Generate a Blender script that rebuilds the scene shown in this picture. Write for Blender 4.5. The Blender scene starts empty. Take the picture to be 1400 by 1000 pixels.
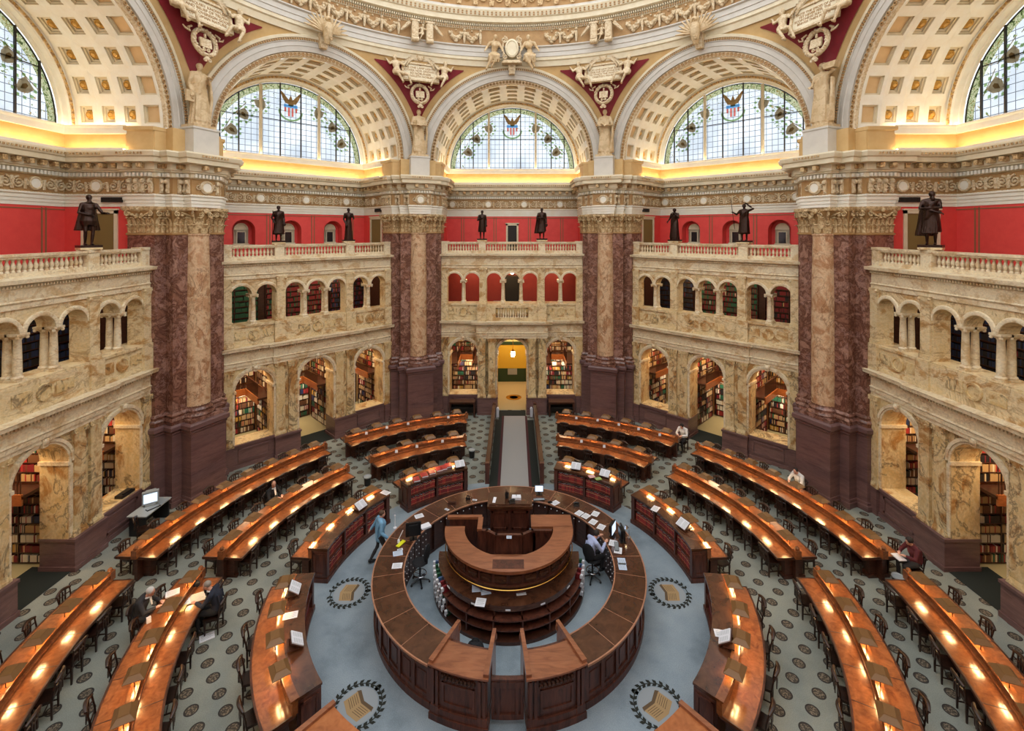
import bpy, bmesh, math, random
from mathutils import Vector, Matrix
R = random.Random(7)
PI = math.pi
sc = bpy.context.scene
COL = sc.collection
def rad(a): return math.radians(a)
def sg(x):
    x = x/255.0
    return x/12.92 if x <= .04045 else ((x+.055)/1.055)**2.4
def C(r, g, b): return (sg(r), sg(g), sg(b), 1.0)
def pol(r, az, z=0.0):
    a = rad(az); return Vector((r*math.sin(a), r*math.cos(a), z))

# ------------------------------------------------------------------ mesh collector
class MB:
    def __init__(s): s.v = []; s.f = []; s.mi = []
    def add(s, vs, fs, m=0):
        b = len(s.v); s.v.extend([tuple(p) for p in vs])
        s.f.extend([tuple(b+i for i in f) for f in fs]); s.mi.extend([m]*len(fs))
    def box(s, x0, x1, y0, y1, z0, z1, m=0, M=None):
        vs = [Vector(p) for p in ((x0,y0,z0),(x1,y0,z0),(x1,y1,z0),(x0,y1,z0),(x0,y0,z1),(x1,y0,z1),(x1,y1,z1),(x0,y1,z1))]
        if M is not None: vs = [M @ p for p in vs]
        s.add(vs, [(0,3,2,1),(4,5,6,7),(0,1,5,4),(1,2,6,5),(2,3,7,6),(3,0,4,7)], m)
    def frus(s, cx, cy, z0, z1, ax, ay, bx, by, m=0, M=None):
        vs = [Vector(p) for p in ((cx-ax,cy-ay,z0),(cx+ax,cy-ay,z0),(cx+ax,cy+ay,z0),(cx-ax,cy+ay,z0),(cx-bx,cy-by,z1),(cx+bx,cy-by,z1),(cx+bx,cy+by,z1),(cx-bx,cy+by,z1))]
        if M is not None: vs = [M @ p for p in vs]
        s.add(vs, [(0,3,2,1),(4,5,6,7),(0,1,5,4),(1,2,6,5),(2,3,7,6),(3,0,4,7)], m)
    def prism(s, poly, z0, z1, m=0):
        n = len(poly)
        vs = [(x,y,z0) for x,y in poly]+[(x,y,z1) for x,y in poly]
        fs = [tuple(reversed(range(n))), tuple(range(n,2*n))]+[(i,(i+1)%n,n+(i+1)%n,n+i) for i in range(n)]
        s.add(vs, fs, m)
    def lathe(s, prof, n=12, cx=0, cy=0, a0=0.0, a1=None, m=0, M=None, caps=True):
        full = a1 is None
        k = n if full else n+1
        a1 = 2*PI if full else a1
        vs = []
        for r, z in prof:
            for i in range(k):
                a = a0+(a1-a0)*i/n
                p = Vector((cx+r*math.cos(a), cy+r*math.sin(a), z))
                vs.append(M @ p if M is not None else p)
        fs = []
        for j in range(len(prof)-1):
            for i in range(n):
                i2 = (i+1) % k
                fs.append((j*k+i, j*k+i2, (j+1)*k+i2, (j+1)*k+i))
        flat = len({round(z,6) for _, z in prof}) == 1 or (abs(prof[0][0]-prof[-1][0])+abs(prof[0][1]-prof[-1][1]) < 1e-6)
        if full and caps and not flat:
            if prof[0][0] > 1e-5: fs.append(tuple(reversed(range(k))))
            if prof[-1][0] > 1e-5: fs.append(tuple(range((len(prof)-1)*k, len(prof)*k)))
        s.add(vs, fs, m)
    def tube(s, pts, r, n=6, m=0, flat=None, cap=True):
        pts = [Vector(p) for p in pts]; vs = []; K = len(pts)
        up0 = Vector((0.123,0.31,0.94)).normalized()
        for i, p in enumerate(pts):
            d = (pts[min(i+1,K-1)]-pts[max(i-1,0)])
            d = d.normalized() if d.length > 1e-9 else Vector((0,0,1))
            u = d.cross(up0)
            if u.length < 1e-4: u = d.cross(Vector((1,0,0)))
            u.normalize(); w = d.cross(u)
            rr = r[i] if isinstance(r, (list,tuple)) else r
            for k in range(n):
                a = 2*PI*k/n
                vs.append(p+u*(rr*math.cos(a))+w*(rr*math.sin(a)))
        fs = [(i*n+k, i*n+(k+1)%n, (i+1)*n+(k+1)%n, (i+1)*n+k) for i in range(K-1) for k in range(n)]
        if cap: fs += [tuple(reversed(range(n))), tuple(range((K-1)*n, K*n))]
        s.add(vs, fs, m)
    def ball(s, c, rx, ry=None, rz=None, n=8, k=6, m=0, M=None):
        ry = rx if ry is None else ry; rz = rx if rz is None else rz
        c = Vector(c); vs = [c+Vector((0,0,-rz))]
        for j in range(1, k):
            b = -PI/2+PI*j/k
            for i in range(n):
                a = 2*PI*i/n
                vs.append(c+Vector((rx*math.cos(b)*math.cos(a), ry*math.cos(b)*math.sin(a), rz*math.sin(b))))
        vs.append(c+Vector((0,0,rz)))
        if M is not None: vs = [M @ p for p in vs]
        fs = [(0, 1+(i+1)%n, 1+i) for i in range(n)]
        for j in range(k-2):
            for i in range(n):
                fs.append((1+j*n+i, 1+j*n+(i+1)%n, 1+(j+1)*n+(i+1)%n, 1+(j+1)*n+i))
        t = len(vs)-1; b = 1+(k-2)*n
        fs += [(b+i, b+(i+1)%n, t) for i in range(n)]
        s.add(vs, fs, m)
    def sweep(s, path, prof, m=0, closed=False):
        """open profile [(offset to the left of the path, z)] swept along a plan polyline with mitres"""
        n = len(path); P = [Vector(p) for p in path]; rows = []
        for i in range(n):
            def nrm(a, b):
                d = (b-a).normalized(); return Vector((-d.y, d.x))
            if closed: n0, n1 = nrm(P[i-1],P[i]), nrm(P[i],P[(i+1)%n])
            else:
                n0 = nrm(P[i-1],P[i]) if i else nrm(P[0],P[1])
                n1 = nrm(P[i],P[i+1]) if i < n-1 else n0
            b = (n0+n1); b = b/max(b.length_squared/2, .25) if b.length > 1e-6 else n0
            rows.append([(P[i].x+b.x*o, P[i].y+b.y*o, z) for o, z in prof])
        k = len(prof); vs = [p for r in rows for p in r]
        fs = [(i*k+j, ((i+1)%n)*k+j, ((i+1)%n)*k+j+1, i*k+j+1) for i in range(n if closed else n-1) for j in range(k-1)]
        if not closed and k > 2: fs += [tuple(range(k)), tuple(reversed(range((n-1)*k, n*k)))]
        s.add(vs, fs, m)
    def along(s, path, step, fn, e0=0.0):
        """call fn(M) at regular steps along a plan polyline; M puts +x along it and +y to its left"""
        P = [Vector(p) for p in path]
        for a, b in zip(P, P[1:]):
            d = b-a; L = d.length; d.normalize(); n = max(1, int(round((L-2*e0)/step)))
            if L-2*e0 < step*.6: continue
            M0 = Matrix(((d.x,-d.y,0,0),(d.y,d.x,0,0),(0,0,1,0),(0,0,0,1)))
            for i in range(n):
                t = e0+(L-2*e0)*(i+.5)/n
                fn(Matrix.Translation((a.x+d.x*t, a.y+d.y*t, 0)) @ M0)
    def arcblock(s, r0, r1, a0, a1, z0, z1, n=None, m=0):
        """block between two radii and two azimuths (degrees) round the room's centre"""
        n = n or max(1, int(abs(a1-a0)/2.2)); vs = []
        for i in range(n+1):
            a = a0+(a1-a0)*i/n
            for r, z in ((r0,z0),(r1,z0),(r1,z1),(r0,z1)): vs.append(pol(r, a, z))
        fs = [(i*4+j, i*4+(j+1)%4, (i+1)*4+(j+1)%4, (i+1)*4+j) for i in range(n) for j in range(4)]
        fs += [(3,2,1,0), (n*4,n*4+1,n*4+2,n*4+3)]
        s.add(vs, fs, m)
    def archrev(s, tc, zc, prof, n=24, a0=0.0, a1=PI, m=0):
        """open profile [(radius, y)] turned about the arch's axis"""
        k = len(prof)
        vs = [(tc-r*math.cos(a0+(a1-a0)*i/n), y, zc+r*math.sin(a0+(a1-a0)*i/n)) for i in range(n+1) for r, y in prof]
        s.add(vs, [(i*k+j, (i+1)*k+j, (i+1)*k+j+1, i*k+j+1) for i in range(n) for j in range(k-1)], m)
    def archwall(s, t0, t1, z0, z1, y0, y1, arches, n=16, m=0, mj=None):
        mj = m if mj is None else mj
        def q(a, b, c, d, mm=m): s.add([a,b,c,d], [(0,1,2,3)], mm)
        e = t0; spans = []
        for tc, r, zs, zb in arches:
            spans.append((e, tc-r)); e = tc+r
        spans.append((e, t1))
        for a, b in spans:
            for y in (y0, y1): q((a,y,z0),(b,y,z0),(b,y,z1),(a,y,z1))
            q((a,y0,z0),(b,y0,z0),(b,y1,z0),(a,y1,z0))
        for t in (t0, t1): q((t,y0,z0),(t,y1,z0),(t,y1,z1),(t,y0,z1))
        q((t0,y0,z1),(t1,y0,z1),(t1,y1,z1),(t0,y1,z1))
        for tc, r, zs, zb in arches:
            if zb > z0+1e-4:
                for y in (y0, y1): q((tc-r,y,z0),(tc+r,y,z0),(tc+r,y,zb),(tc-r,y,zb))
                q((tc-r,y0,zb),(tc+r,y0,zb),(tc+r,y1,zb),(tc-r,y1,zb), mj)
            if zs > zb+1e-4:
                for t in (tc-r, tc+r): q((t,y0,zb),(t,y1,zb),(t,y1,zs),(t,y0,zs), mj)
            P = [(tc-r*math.cos(PI*i/n), zs+r*math.sin(PI*i/n)) for i in range(n+1)]
            for (ta,za),(tb,zb2) in zip(P, P[1:]):
                for y in (y0, y1): q((ta,y,za),(tb,y,zb2),(tb,y,z1),(ta,y,z1))
                q((ta,y0,za),(tb,y0,zb2),(tb,y1,zb2),(ta,y1,za), mj)
    def mesh(s, name, mats, off=(0,0,0), smooth=None, M=None):
        me = bpy.data.meshes.new(name)
        o = Vector(off)
        vs = [M @ Vector(p) for p in s.v] if M is not None else s.v
        me.from_pydata([(p[0]+o.x, p[1]+o.y, p[2]+o.z) for p in vs], [], s.f)
        for mt in (mats if isinstance(mats,(list,tuple)) else [mats]): me.materials.append(mt)
        me.polygons.foreach_set('material_index', s.mi)
        bm = bmesh.new(); bm.from_mesh(me)
        bmesh.ops.remove_doubles(bm, verts=bm.verts, dist=1e-5)
        bmesh.ops.recalc_face_normals(bm, faces=bm.faces); bm.to_mesh(me); bm.free()
        if smooth:
            me.polygons.foreach_set('use_smooth', [True]*len(me.polygons))
            me.set_sharp_from_angle(angle=rad(smooth))
        me.update(); return me
    def build(s, name, mats, parent=None, off=(0,0,0), smooth=None, M=None):
        return link(name, s.mesh(name, mats, off, smooth, M), parent)
def link(name, me, parent=None):
    o = bpy.data.objects.new(name, me); COL.objects.link(o)
    if parent is not None: o.parent = parent
    return o
def tag(o, label=None, cat=None, group=None, kind=None):
    if label and len(label.replace('-',' ').split()) > 16: print('LONG', len(label.split()), label)
    if label: o['label'] = label
    if cat: o['category'] = cat
    if group: o['group'] = group
    if kind: o['kind'] = kind
    return o
def empty(name, loc=(0,0,0), rz=0.0, label=None, cat=None, group=None, kind=None):
    o = bpy.data.objects.new(name, None); COL.objects.link(o)
    o.location = loc; o.rotation_euler = (0,0,rz); o.empty_display_size = .2
    return tag(o, label, cat, group, kind)
def dup(root, loc, rz, label=None, group=None):
    r = root.copy(); COL.objects.link(r); r.location = loc; r.rotation_euler = (0,0,rz)
    if label: r['label'] = label
    if group: r['group'] = group
    for ch in list(root.children):
        c = ch.copy(); COL.objects.link(c); c.parent = r
        for g in list(ch.children):
            d = g.copy(); COL.objects.link(d); d.parent = c
    return r
ORD = ['first','second','third','fourth','fifth','sixth','seventh','eighth','ninth','tenth']
def nth(i):
    if i < 10: return ORD[i]
    n = i+1
    return '%d%s' % (n, 'th' if 10 <= n % 100 <= 20 else {1:'st',2:'nd',3:'rd'}.get(n % 10, 'th'))

# camera model of the photograph (for the camera itself, and to leave out repeats outside the frame)
FPX, PX, PY, CD, CH, CX = 647.0, 703.5, 315.0, 14.75, 11.3, 0.16
def shown(p, mx=40, my=40):
    d = p[1]+CD
    if d < .5: return False
    x = PX+FPX*(p[0]-CX)/d; y = PY-FPX*(p[2]-CH)/d
    return -mx < x < 1400+mx and -my < y < 1000+my

# ------------------------------------------------------------------ materials
def mat(name, base, rough=.5, metal=0.0, spec=None, emit=None, estr=0.0):
    m = bpy.data.materials.new(name); m.use_nodes = True
    b = m.node_tree.nodes['Principled BSDF']
    b.inputs['Base Color'].default_value = base; b.inputs['Roughness'].default_value = rough; b.inputs['Metallic'].default_value = metal
    if spec is not None: b.inputs['Specular IOR Level'].default_value = spec
    if emit: b.inputs['Emission Color'].default_value = emit; b.inputs['Emission Strength'].default_value = estr
    return m
class NT:
    def __init__(s, m): s.m = m; s.t = m.node_tree; s.b = s.t.nodes['Principled BSDF']
    def n(s, typ, **kw):
        x = s.t.nodes.new(typ)
        for k, v in kw.items():
            if k.startswith('i_'): x.inputs[k[2:].replace('_',' ')].default_value = v
            else: setattr(x, k, v)
        return x
    def l(s, a, b): s.t.links.new(a, b)
    def coord(s, sx=1, sy=1, sz=1, rnd=True, obj=True):
        tc = s.n('ShaderNodeTexCoord'); mp = s.n('ShaderNodeMapping'); mp.inputs['Scale'].default_value = (sx,sy,sz)
        s.l(tc.outputs['Object'], mp.inputs['Vector'])
        if rnd:
            oi = s.n('ShaderNodeObjectInfo'); mu = s.n('ShaderNodeMath', operation='MULTIPLY'); mu.inputs[1].default_value = 37.0
            s.l(oi.outputs['Random'], mu.inputs[0]); s.l(mu.outputs[0], mp.inputs['Location'])
        return mp.outputs[0]
    def noise(s, vec, scale, detail=4, rough=.6, dist=0.0):
        x = s.n('ShaderNodeTexNoise'); x.inputs['Scale'].default_value = scale; x.inputs['Detail'].default_value = detail
        x.inputs['Roughness'].default_value = rough; x.inputs['Distortion'].default_value = dist
        s.l(vec, x.inputs['Vector']); return x.outputs['Fac']
    def ramp(s, fac, stops, interp='LINEAR'):
        x = s.n('ShaderNodeValToRGB'); e = x.color_ramp.elements; x.color_ramp.interpolation = interp
        while len(e) < len(stops): e.new(.5)
        for el, (p, c) in zip(e, stops): el.position = p; el.color = c
        s.l(fac, x.inputs[0]); return x.outputs[0]
    def mix(s, fac, a, b, mode='MIX'):
        x = s.n('ShaderNodeMix', data_type='RGBA', blend_type=mode)
        for sock, v in ((0,fac),(6,a),(7,b)):
            if hasattr(v, 'is_linked') or hasattr(v, 'links'): s.l(v, x.inputs[sock])
            else: x.inputs[sock].default_value = v
        return x.outputs[2]
    def math(s, op, a, b=None, clamp=False):
        x = s.n('ShaderNodeMath', operation=op); x.use_clamp = clamp
        for i, v in enumerate((a,b)):
            if v is None: continue
            if hasattr(v, 'links'): s.l(v, x.inputs[i])
            else: x.inputs[i].default_value = v
        return x.outputs[0]
    def bump(s, h, strength=.3, dist=.02):
        x = s.n('ShaderNodeBump'); x.inputs['Strength'].default_value = strength; x.inputs['Distance'].default_value = dist
        s.l(h, x.inputs['Height']); s.l(x.outputs[0], s.b.inputs['Normal'])
    def base(s, c): s.l(c, s.b.inputs['Base Color'])

def marble(name, cols, vein, vscale=1.6, rough=.28, vamt=.75, scale=1.0, stretch=(1,1,1), vwid=.05):
    m = mat(name, cols[0], rough); t = NT(m)
    v = t.coord(*stretch)
    n1 = t.noise(v, 1.25*scale, 7, .68, .55)
    k = len(cols)
    c = t.ramp(n1, [(.28+.44*i/(k-1), cols[i]) for i in range(k)])
    w = t.noise(v, vscale*scale, 6, .64, .9)
    a = t.math('ABSOLUTE', t.math('SUBTRACT', w, .5))
    f = t.math('SUBTRACT', 1.0, t.math('DIVIDE', a, vwid), True)
    msk = t.noise(v, .6*scale, 2, .5)
    f = t.math('MULTIPLY', f, t.math('MULTIPLY', t.math('GREATER_THAN', msk, .47), vamt))
    c = t.mix(f, c, vein)
    fine = t.noise(v, 14*scale, 3, .6)
    c = t.mix(.35, c, t.ramp(fine, [(.3,(.55,.55,.55,1)),(.7,(1.25,1.2,1.15,1))]), 'MULTIPLY')
    t.base(c); return m
def wood(name, c0, c1, c2, rough=.3, scale=1.0, stretch=(3,3,14), coat=.0):
    m = mat(name, c1, rough); t = NT(m)
    v = t.coord(*stretch)
    n = t.noise(v, 1.5*scale, 5, .6, .8)
    c = t.ramp(n, [(.3,c0),(.5,c1),(.72,c2)])
    big = t.noise(t.coord(1,1,1), .9*scale, 2, .5)
    c = t.mix(.5, c, t.ramp(big, [(.3,(.7,.7,.7,1)),(.7,(1.2,1.2,1.2,1))]), 'MULTIPLY')
    t.base(c)
    if coat: t.b.inputs['Coat Weight'].default_value = coat; t.b.inputs['Coat Roughness'].default_value = .12
    return m
def plaster(name, c0, c1, rough=.6, bscale=60, bstr=.15, pat=None):
    """plaster with faint mottling; pat=(colour, scale, amount) lays an aged gilding in blotches of its own"""
    m = mat(name, c0, rough); t = NT(m); v = t.coord()
    n = t.noise(v, 2.5, 4, .6)
    c = t.ramp(n, [(.3,c0),(.7,c1)])
    if pat:
        g = t.noise(v, pat[1], 4, .65, .4)
        c = t.mix(t.math('MULTIPLY', t.math('GREATER_THAN', g, .52), pat[2]), c, pat[0])
    t.base(c); t.bump(t.noise(v, bscale, 3), bstr, .01); return m

MAR = marble('sienna_marble', [C(240,222,182),C(226,198,148),C(236,214,172),C(196,150,92),C(224,196,148)], C(146,104,62), .9, .3, .55, 1.0, (1,1,1.4), .035)
TRIM = marble('pale_marble_trim', [C(246,232,204),C(236,214,176),C(242,226,194),C(216,184,138),C(234,212,174)], C(168,130,88), .9, .32, .4, 1.0, (1,1,1.4), .03)
MARG = marble('veined_gold_marble', [C(238,216,170),C(218,184,126),C(232,208,160),C(182,130,70),C(214,180,126)], C(84,62,46), .9, .3, .75, 1.0, (1,1,.8), .03)
COLM = marble('column_marble', [C(210,170,134),C(198,152,114),C(224,192,156),C(182,132,94),C(212,176,140)], C(120,76,50), .9, .22, .6, 1.2, (1,1,.8), .025)
ROSE = marble('rose_marble', [C(112,72,58),C(146,102,84),C(96,60,48),C(170,128,110),C(124,80,66)], C(196,156,146), 1.4, .22, .35, 1.6)
PLUM = marble('plum_stone', [C(92,66,64),C(120,90,86),C(106,78,76),C(84,60,58)], C(146,112,110), 2.0, .3, .3, 1.2, (.35,.35,3.2))
CREAM = plaster('cream_plaster', C(236,222,192), C(224,206,172))
CREAM2 = plaster('pale_plaster', C(250,244,230), C(244,234,214))
GREYP = plaster('pale_grey_plaster', C(216,208,196), C(206,198,186))
TAN = plaster('tan_plaster', C(214,178,122), C(204,164,106))
ORN = plaster('gilded_relief', C(226,196,148), C(206,172,122), .5, 40, .3, (C(150,106,56), 9, .8))
ORND = plaster('gilded_relief_ground', C(190,150,98), C(168,126,78), .6, 40, .3)
ORNC = plaster('cream_relief', C(232,212,178), C(214,190,152), .55, 50, .3, (C(186,148,98), 11, .55))
ORNG = plaster('capital_relief', C(232,206,162), C(206,174,126), .45, 50, .3, (C(150,112,68), 10, .6))
GOLD = plaster('gold_plaster', C(226,178,92), C(206,152,66), .45, 50, .2)
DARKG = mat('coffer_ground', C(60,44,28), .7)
PEACH = plaster('peach_panel', C(232,196,146), C(224,186,134))
REDW = plaster('red_wall_paint', C(240,80,74), C(230,70,66), .55, 80, .05)
REDP = plaster('crimson_panel', C(138,22,36), C(122,18,30), .6)
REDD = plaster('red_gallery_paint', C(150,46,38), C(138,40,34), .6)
STRIP = mat('bronze_strip', C(150,104,72), .6)
STATW = plaster('statue_plaster', C(222,196,156), C(202,172,128), .55, 30, .15, (C(176,140,92), 6, .4))
BRONZE = mat('bronze', C(62,46,40), .34, .85)
IRON = mat('dark_iron', C(40,36,32), .5, .3)
BRASS = mat('brass', C(206,160,80), .25, 1.0)
CHROME = mat('chrome', C(200,200,205), .15, 1.0)
DKWOOD = wood('mahogany_panel', C(52,27,20), C(84,46,34), C(104,60,44), .34, 1.0, (6,6,1.2))
DKTOP = wood('mahogany_top', C(56,32,21), C(78,47,31), C(94,60,41), .18, 1.0, (2,2,9), .4)
MIDWOOD = wood('oak_counter', C(118,68,44), C(144,88,58), C(158,102,70), .28, 1.0, (1.2,7,4), .3)
DESKW = wood('reading_desk_wood', C(106,58,30), C(134,78,42), C(154,94,54), .2, 1.0, (4,4,4), .5)
EDGEW = wood('dark_walnut', C(44,24,17), C(68,38,27), C(84,50,36), .35)
CHAIRW = wood('chair_wood', C(26,14,10), C(42,24,17), C(58,34,25), .32)
HOOD = mat('lamp_hood_brown', C(124,88,50), .4, .1)
TUBE = mat('lamp_tube_glow', (1,.62,.26,1), .5, emit=(1,.64,.28,1), estr=32)
COVE = mat('cove_lamp_glow', (1,.8,.5,1), .5, emit=(1,.8,.5,1), estr=8)
LANT = mat('lantern_glow', (1,.75,.4,1), .5, emit=(1,.72,.36,1), estr=22)
GLASSD = mat('dark_pane', C(38,36,38), .12)
OLIVE = mat('olive_paint', C(132,112,62), .6)
YELL = mat('yellow_wall_paint', C(206,176,62), .6)
GREEN = mat('dark_green_paint', C(34,62,40), .5)
GREENL = mat('pale_green_wall', C(206,214,160), .6)
DKMAT = mat('dark_green_carpet', C(20,28,24), .95)
TANC = mat('tan_carpet', C(176,160,116), .95)
PAPER = mat('paper', C(226,226,232), .7)
PAPERB = mat('bluish_paper', C(190,204,226), .7)
BLACK = mat('black_plastic', C(22,22,24), .4)
BLACKF = mat('black_fabric', C(24,24,28), .85)
GREYPL = mat('grey_plastic', C(150,156,158), .45)
SCREEN = mat('lit_screen', C(170,190,215), .3, emit=(.55,.68,.85,1), estr=.7)
SKIN = mat('skin', C(214,158,132), .5)
LEAD = mat('lead_bar', C(36,32,30), .5)
FABRIC = {k: mat('cloth_'+k, c, .85) for k, c in dict(navy=C(34,38,52), charcoal=C(46,44,46), white=C(222,220,216), lavender=C(176,186,222), blue=C(120,170,206), maroon=C(92,34,38), black=C(24,24,27), khaki=C(120,106,84)).items()}
HAIR = {k: mat('hair_'+k, c, .7) for k, c in dict(white=C(206,202,196), grey=C(150,140,128), dark=C(42,32,28), brown=C(84,58,42)).items()}
BOOKC = [mat('book_'+n, c, .55) for n, c in [('maroon',C(124,34,40)),('red',C(168,52,48)),('tan',C(196,160,112)),('navy',C(36,48,84)),('green',C(40,92,66)),('black',C(34,30,32)),('cream',C(222,210,186)),('brown',C(104,66,42)),('gold',C(190,144,60)),('blue',C(64,96,140))]]

def carpet_mat():
    m = mat('reading_room_carpet', C(140,146,140), .95); t = NT(m)
    tc = t.n('ShaderNodeTexCoord'); geo = t.n('ShaderNodeNewGeometry')
    sx = t.n('ShaderNodeSeparateXYZ'); t.l(geo.outputs['Position'], sx.inputs[0])
    x, y = sx.outputs[0], sx.outputs[1]
    def cell(ox, oy):
        P = .812
        a = t.math('SUBTRACT', t.math('FRACT', t.math('DIVIDE', t.math('ADD', x, ox), P)), .5)
        b = t.math('SUBTRACT', t.math('FRACT', t.math('DIVIDE', t.math('ADD', y, oy), P)), .5)
        a = t.math('MULTIPLY', a, P); b = t.math('MULTIPLY', b, P)
        d = t.math('SQRT', t.math('ADD', t.math('POWER', a, 2.0), t.math('POWER', b, 2.0)))
        return d
    h = .406
    d1 = cell(8.26+h, .37+h); d2 = cell(7.85+h, .78+h)
    d = t.math('MINIMUM', d1, d2)
    r = t.math('SQRT', t.math('ADD', t.math('POWER', x, 2.0), t.math('POWER', y, 2.0)))
    v = geo.outputs['Position']
    big = t.noise(v, .45, 4, .6)
    outer = t.ramp(big, [(.3,C(118,123,116)),(.55,C(142,145,135)),(.75,C(156,154,138))])
    inner = t.ramp(t.noise(v, .6, 5, .6), [(.3,C(108,120,128)),(.5,C(138,151,160)),(.7,C(152,163,170))])
    isin = t.math('LESS_THAN', r, 6.55)
    base = t.mix(isin, outer, inner)
    weave = t.noise(v, 46, 2, .7)
    base = t.mix(.5, base, t.ramp(weave, [(.35,(.68,.68,.68,1)),(.65,(1.2,1.2,1.2,1))]), 'MULTIPLY')
    dot = t.math('LESS_THAN', d, .155)
    rim = t.math('MULTIPLY', dot, t.math('GREATER_THAN', d, .12))
    core = t.math('MULTIPLY', t.math('GREATER_THAN', t.noise(v, 22, 2, .5), .53), dot)
    f = t.math('MULTIPLY', dot, t.math('SUBTRACT', 1.0, isin))
    dc = t.mix(core, C(70,62,52), C(124,110,92)); dc = t.mix(rim, dc, C(48,44,40))
    t.base(t.mix(f, base, dc))
    t.bump(weave, .3, .01)
    return m
CARPET = carpet_mat()

def glass_mat():
    """leaded pale glass that lets the sky through; lead lines and a coloured border are in the pane"""
    m = bpy.data.materials.new('leaded_glass'); m.use_nodes = True
    t = NT(m); nt = m.node_tree
    tc = t.n('ShaderNodeTexCoord'); sx = t.n('ShaderNodeSeparateXYZ'); t.l(tc.outputs['Object'], sx.inputs[0])
    x, z = sx.outputs[0], sx.outputs[2]
    def lines(c, p, w):
        f = t.math('ABSOLUTE', t.math('SUBTRACT', t.math('FRACT', t.math('DIVIDE', c, p)), .5))
        return t.math('GREATER_THAN', f, .5-w/p/2)
    g = t.math('MAXIMUM', lines(x, .30, .028), lines(z, .32, .028))
    zz = t.math('SUBTRACT', z, 15.5)
    r = t.math('SQRT', t.math('ADD', t.math('POWER', x, 2.0), t.math('POWER', zz, 2.0)))
    v = tc.outputs['Object']
    tone = t.ramp(t.noise(v, .5, 3), [(.3,(.34,.38,.43,1)),(.7,(.60,.63,.66,1))])
    pan = t.mix(g, tone, (.10,.11,.13,1))
    bn = t.noise(v, 5.0, 3, .7, 1.5)
    bord = t.ramp(bn, [(.36,(.03,.04,.015,1)),(.45,(.13,.17,.06,1)),(.52,(.40,.38,.26,1)),(.58,(.10,.14,.05,1)),(.68,(.22,.11,.03,1))])
    isb = t.math('GREATER_THAN', r, 3.98)
    col = t.mix(isb, pan, bord)
    # a garland of leaves and ribbons follows the curve inside the border
    gar = t.math('MULTIPLY', t.math('GREATER_THAN', r, 2.75), t.math('LESS_THAN', r, 3.9))
    lf = t.math('GREATER_THAN', t.noise(v, 2.6, 4, .7, 2.0), .60)
    col = t.mix(t.math('MULTIPLY', gar, lf), col, t.ramp(t.noise(v, 7, 2), [(.35,(.05,.08,.03,1)),(.5,(.18,.22,.09,1)),(.65,(.28,.17,.08,1))]))
    tr = t.n('ShaderNodeBsdfTransparent'); t.l(col, tr.inputs[0])
    gl = t.n('ShaderNodeBsdfGlossy'); gl.inputs['Roughness'].default_value = .15
    df = t.n('ShaderNodeBsdfTranslucent'); t.l(col, df.inputs[0])
    m1 = t.n('ShaderNodeMixShader'); m1.inputs[0].default_value = .35; t.l(tr.outputs[0], m1.inputs[1]); t.l(df.outputs[0], m1.inputs[2])
    m2 = t.n('ShaderNodeMixShader'); m2.inputs[0].default_value = .04; t.l(m1.outputs[0], m2.inputs[1]); t.l(gl.outputs[0], m2.inputs[2])
    t.l(m2.outputs[0], nt.nodes['Material Output'].inputs['Surface'])
    return m
GLASS = glass_mat()
def tint(name, c):
    m = bpy.data.materials.new(name); m.use_nodes = True; t = NT(m)
    tr = t.n('ShaderNodeBsdfTranslucent'); tr.inputs[0].default_value = c
    tp = t.n('ShaderNodeBsdfTransparent'); tp.inputs[0].default_value = c
    mx = t.n('ShaderNodeMixShader'); mx.inputs[0].default_value = .45
    t.l(tr.outputs[0], mx.inputs[1]); t.l(tp.outputs[0], mx.inputs[2]); t.l(mx.outputs[0], m.node_tree.nodes['Material Output'].inputs['Surface'])
    return m
G_RED = tint('red_glass', (.8,.16,.12,1)); G_BLUE = tint('blue_glass', (.16,.42,.75,1)); G_BRN = tint('brown_glass', (.30,.15,.05,1)); G_GRN = tint('green_glass', (.22,.34,.12,1)); G_TAN = tint('amber_glass', (.55,.38,.16,1)); G_WHT = tint('white_glass', (.85,.85,.8,1))
G_LEAF = tint('leaf_glass', (.34,.46,.20,1))
G_SHD = tint('umber_glass', (.36,.26,.15,1))
# ------------------------------------------------------------------ the octagonal hall
A0 = 14.6                      # apothem of the two-storey arcades
RHO = 14.6                     # distance of the pier columns from the centre
YR = 18.2                      # the red gallery wall / the lunette windows
W = 4.56                       # half width of an alcove behind the pier
VR, VZ = 4.72, 15.5            # big barrel vault
OFF = (0, -A0, 0)
BAYS = [('left', -90, 'side'), ('back_left', -45, 'diag'), ('back', 0, 'back'), ('back_right', 45, 'diag'), ('right', 90, 'side')]
WHERE = {'left':'left side wall', 'back_left':'back left wall', 'back':'back wall', 'back_right':'back right wall', 'right':'right side wall'}
_cache = {}
def bpart(key, name, parent, fn, mats, smooth=None):
    """a part whose mesh is the same in every bay"""
    if key not in _cache:
        mb = MB(); fn(mb); _cache[key] = mb.mesh(name, mats, OFF, smooth)
    return link(name, _cache[key], parent)
def bay_pt(a, t, y, z):
    c, s = math.cos(rad(a)), math.sin(rad(a))
    return Vector((t*c+y*s, -t*s+y*c, z))
LOW = [(-3.0,.86,3.65,1.135),(0,.9,3.65,1.06),(3.0,.86,3.65,1.135)]
UPC = [-3.58,-2.47,-1.12,0,1.12,2.47,3.58]

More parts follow.
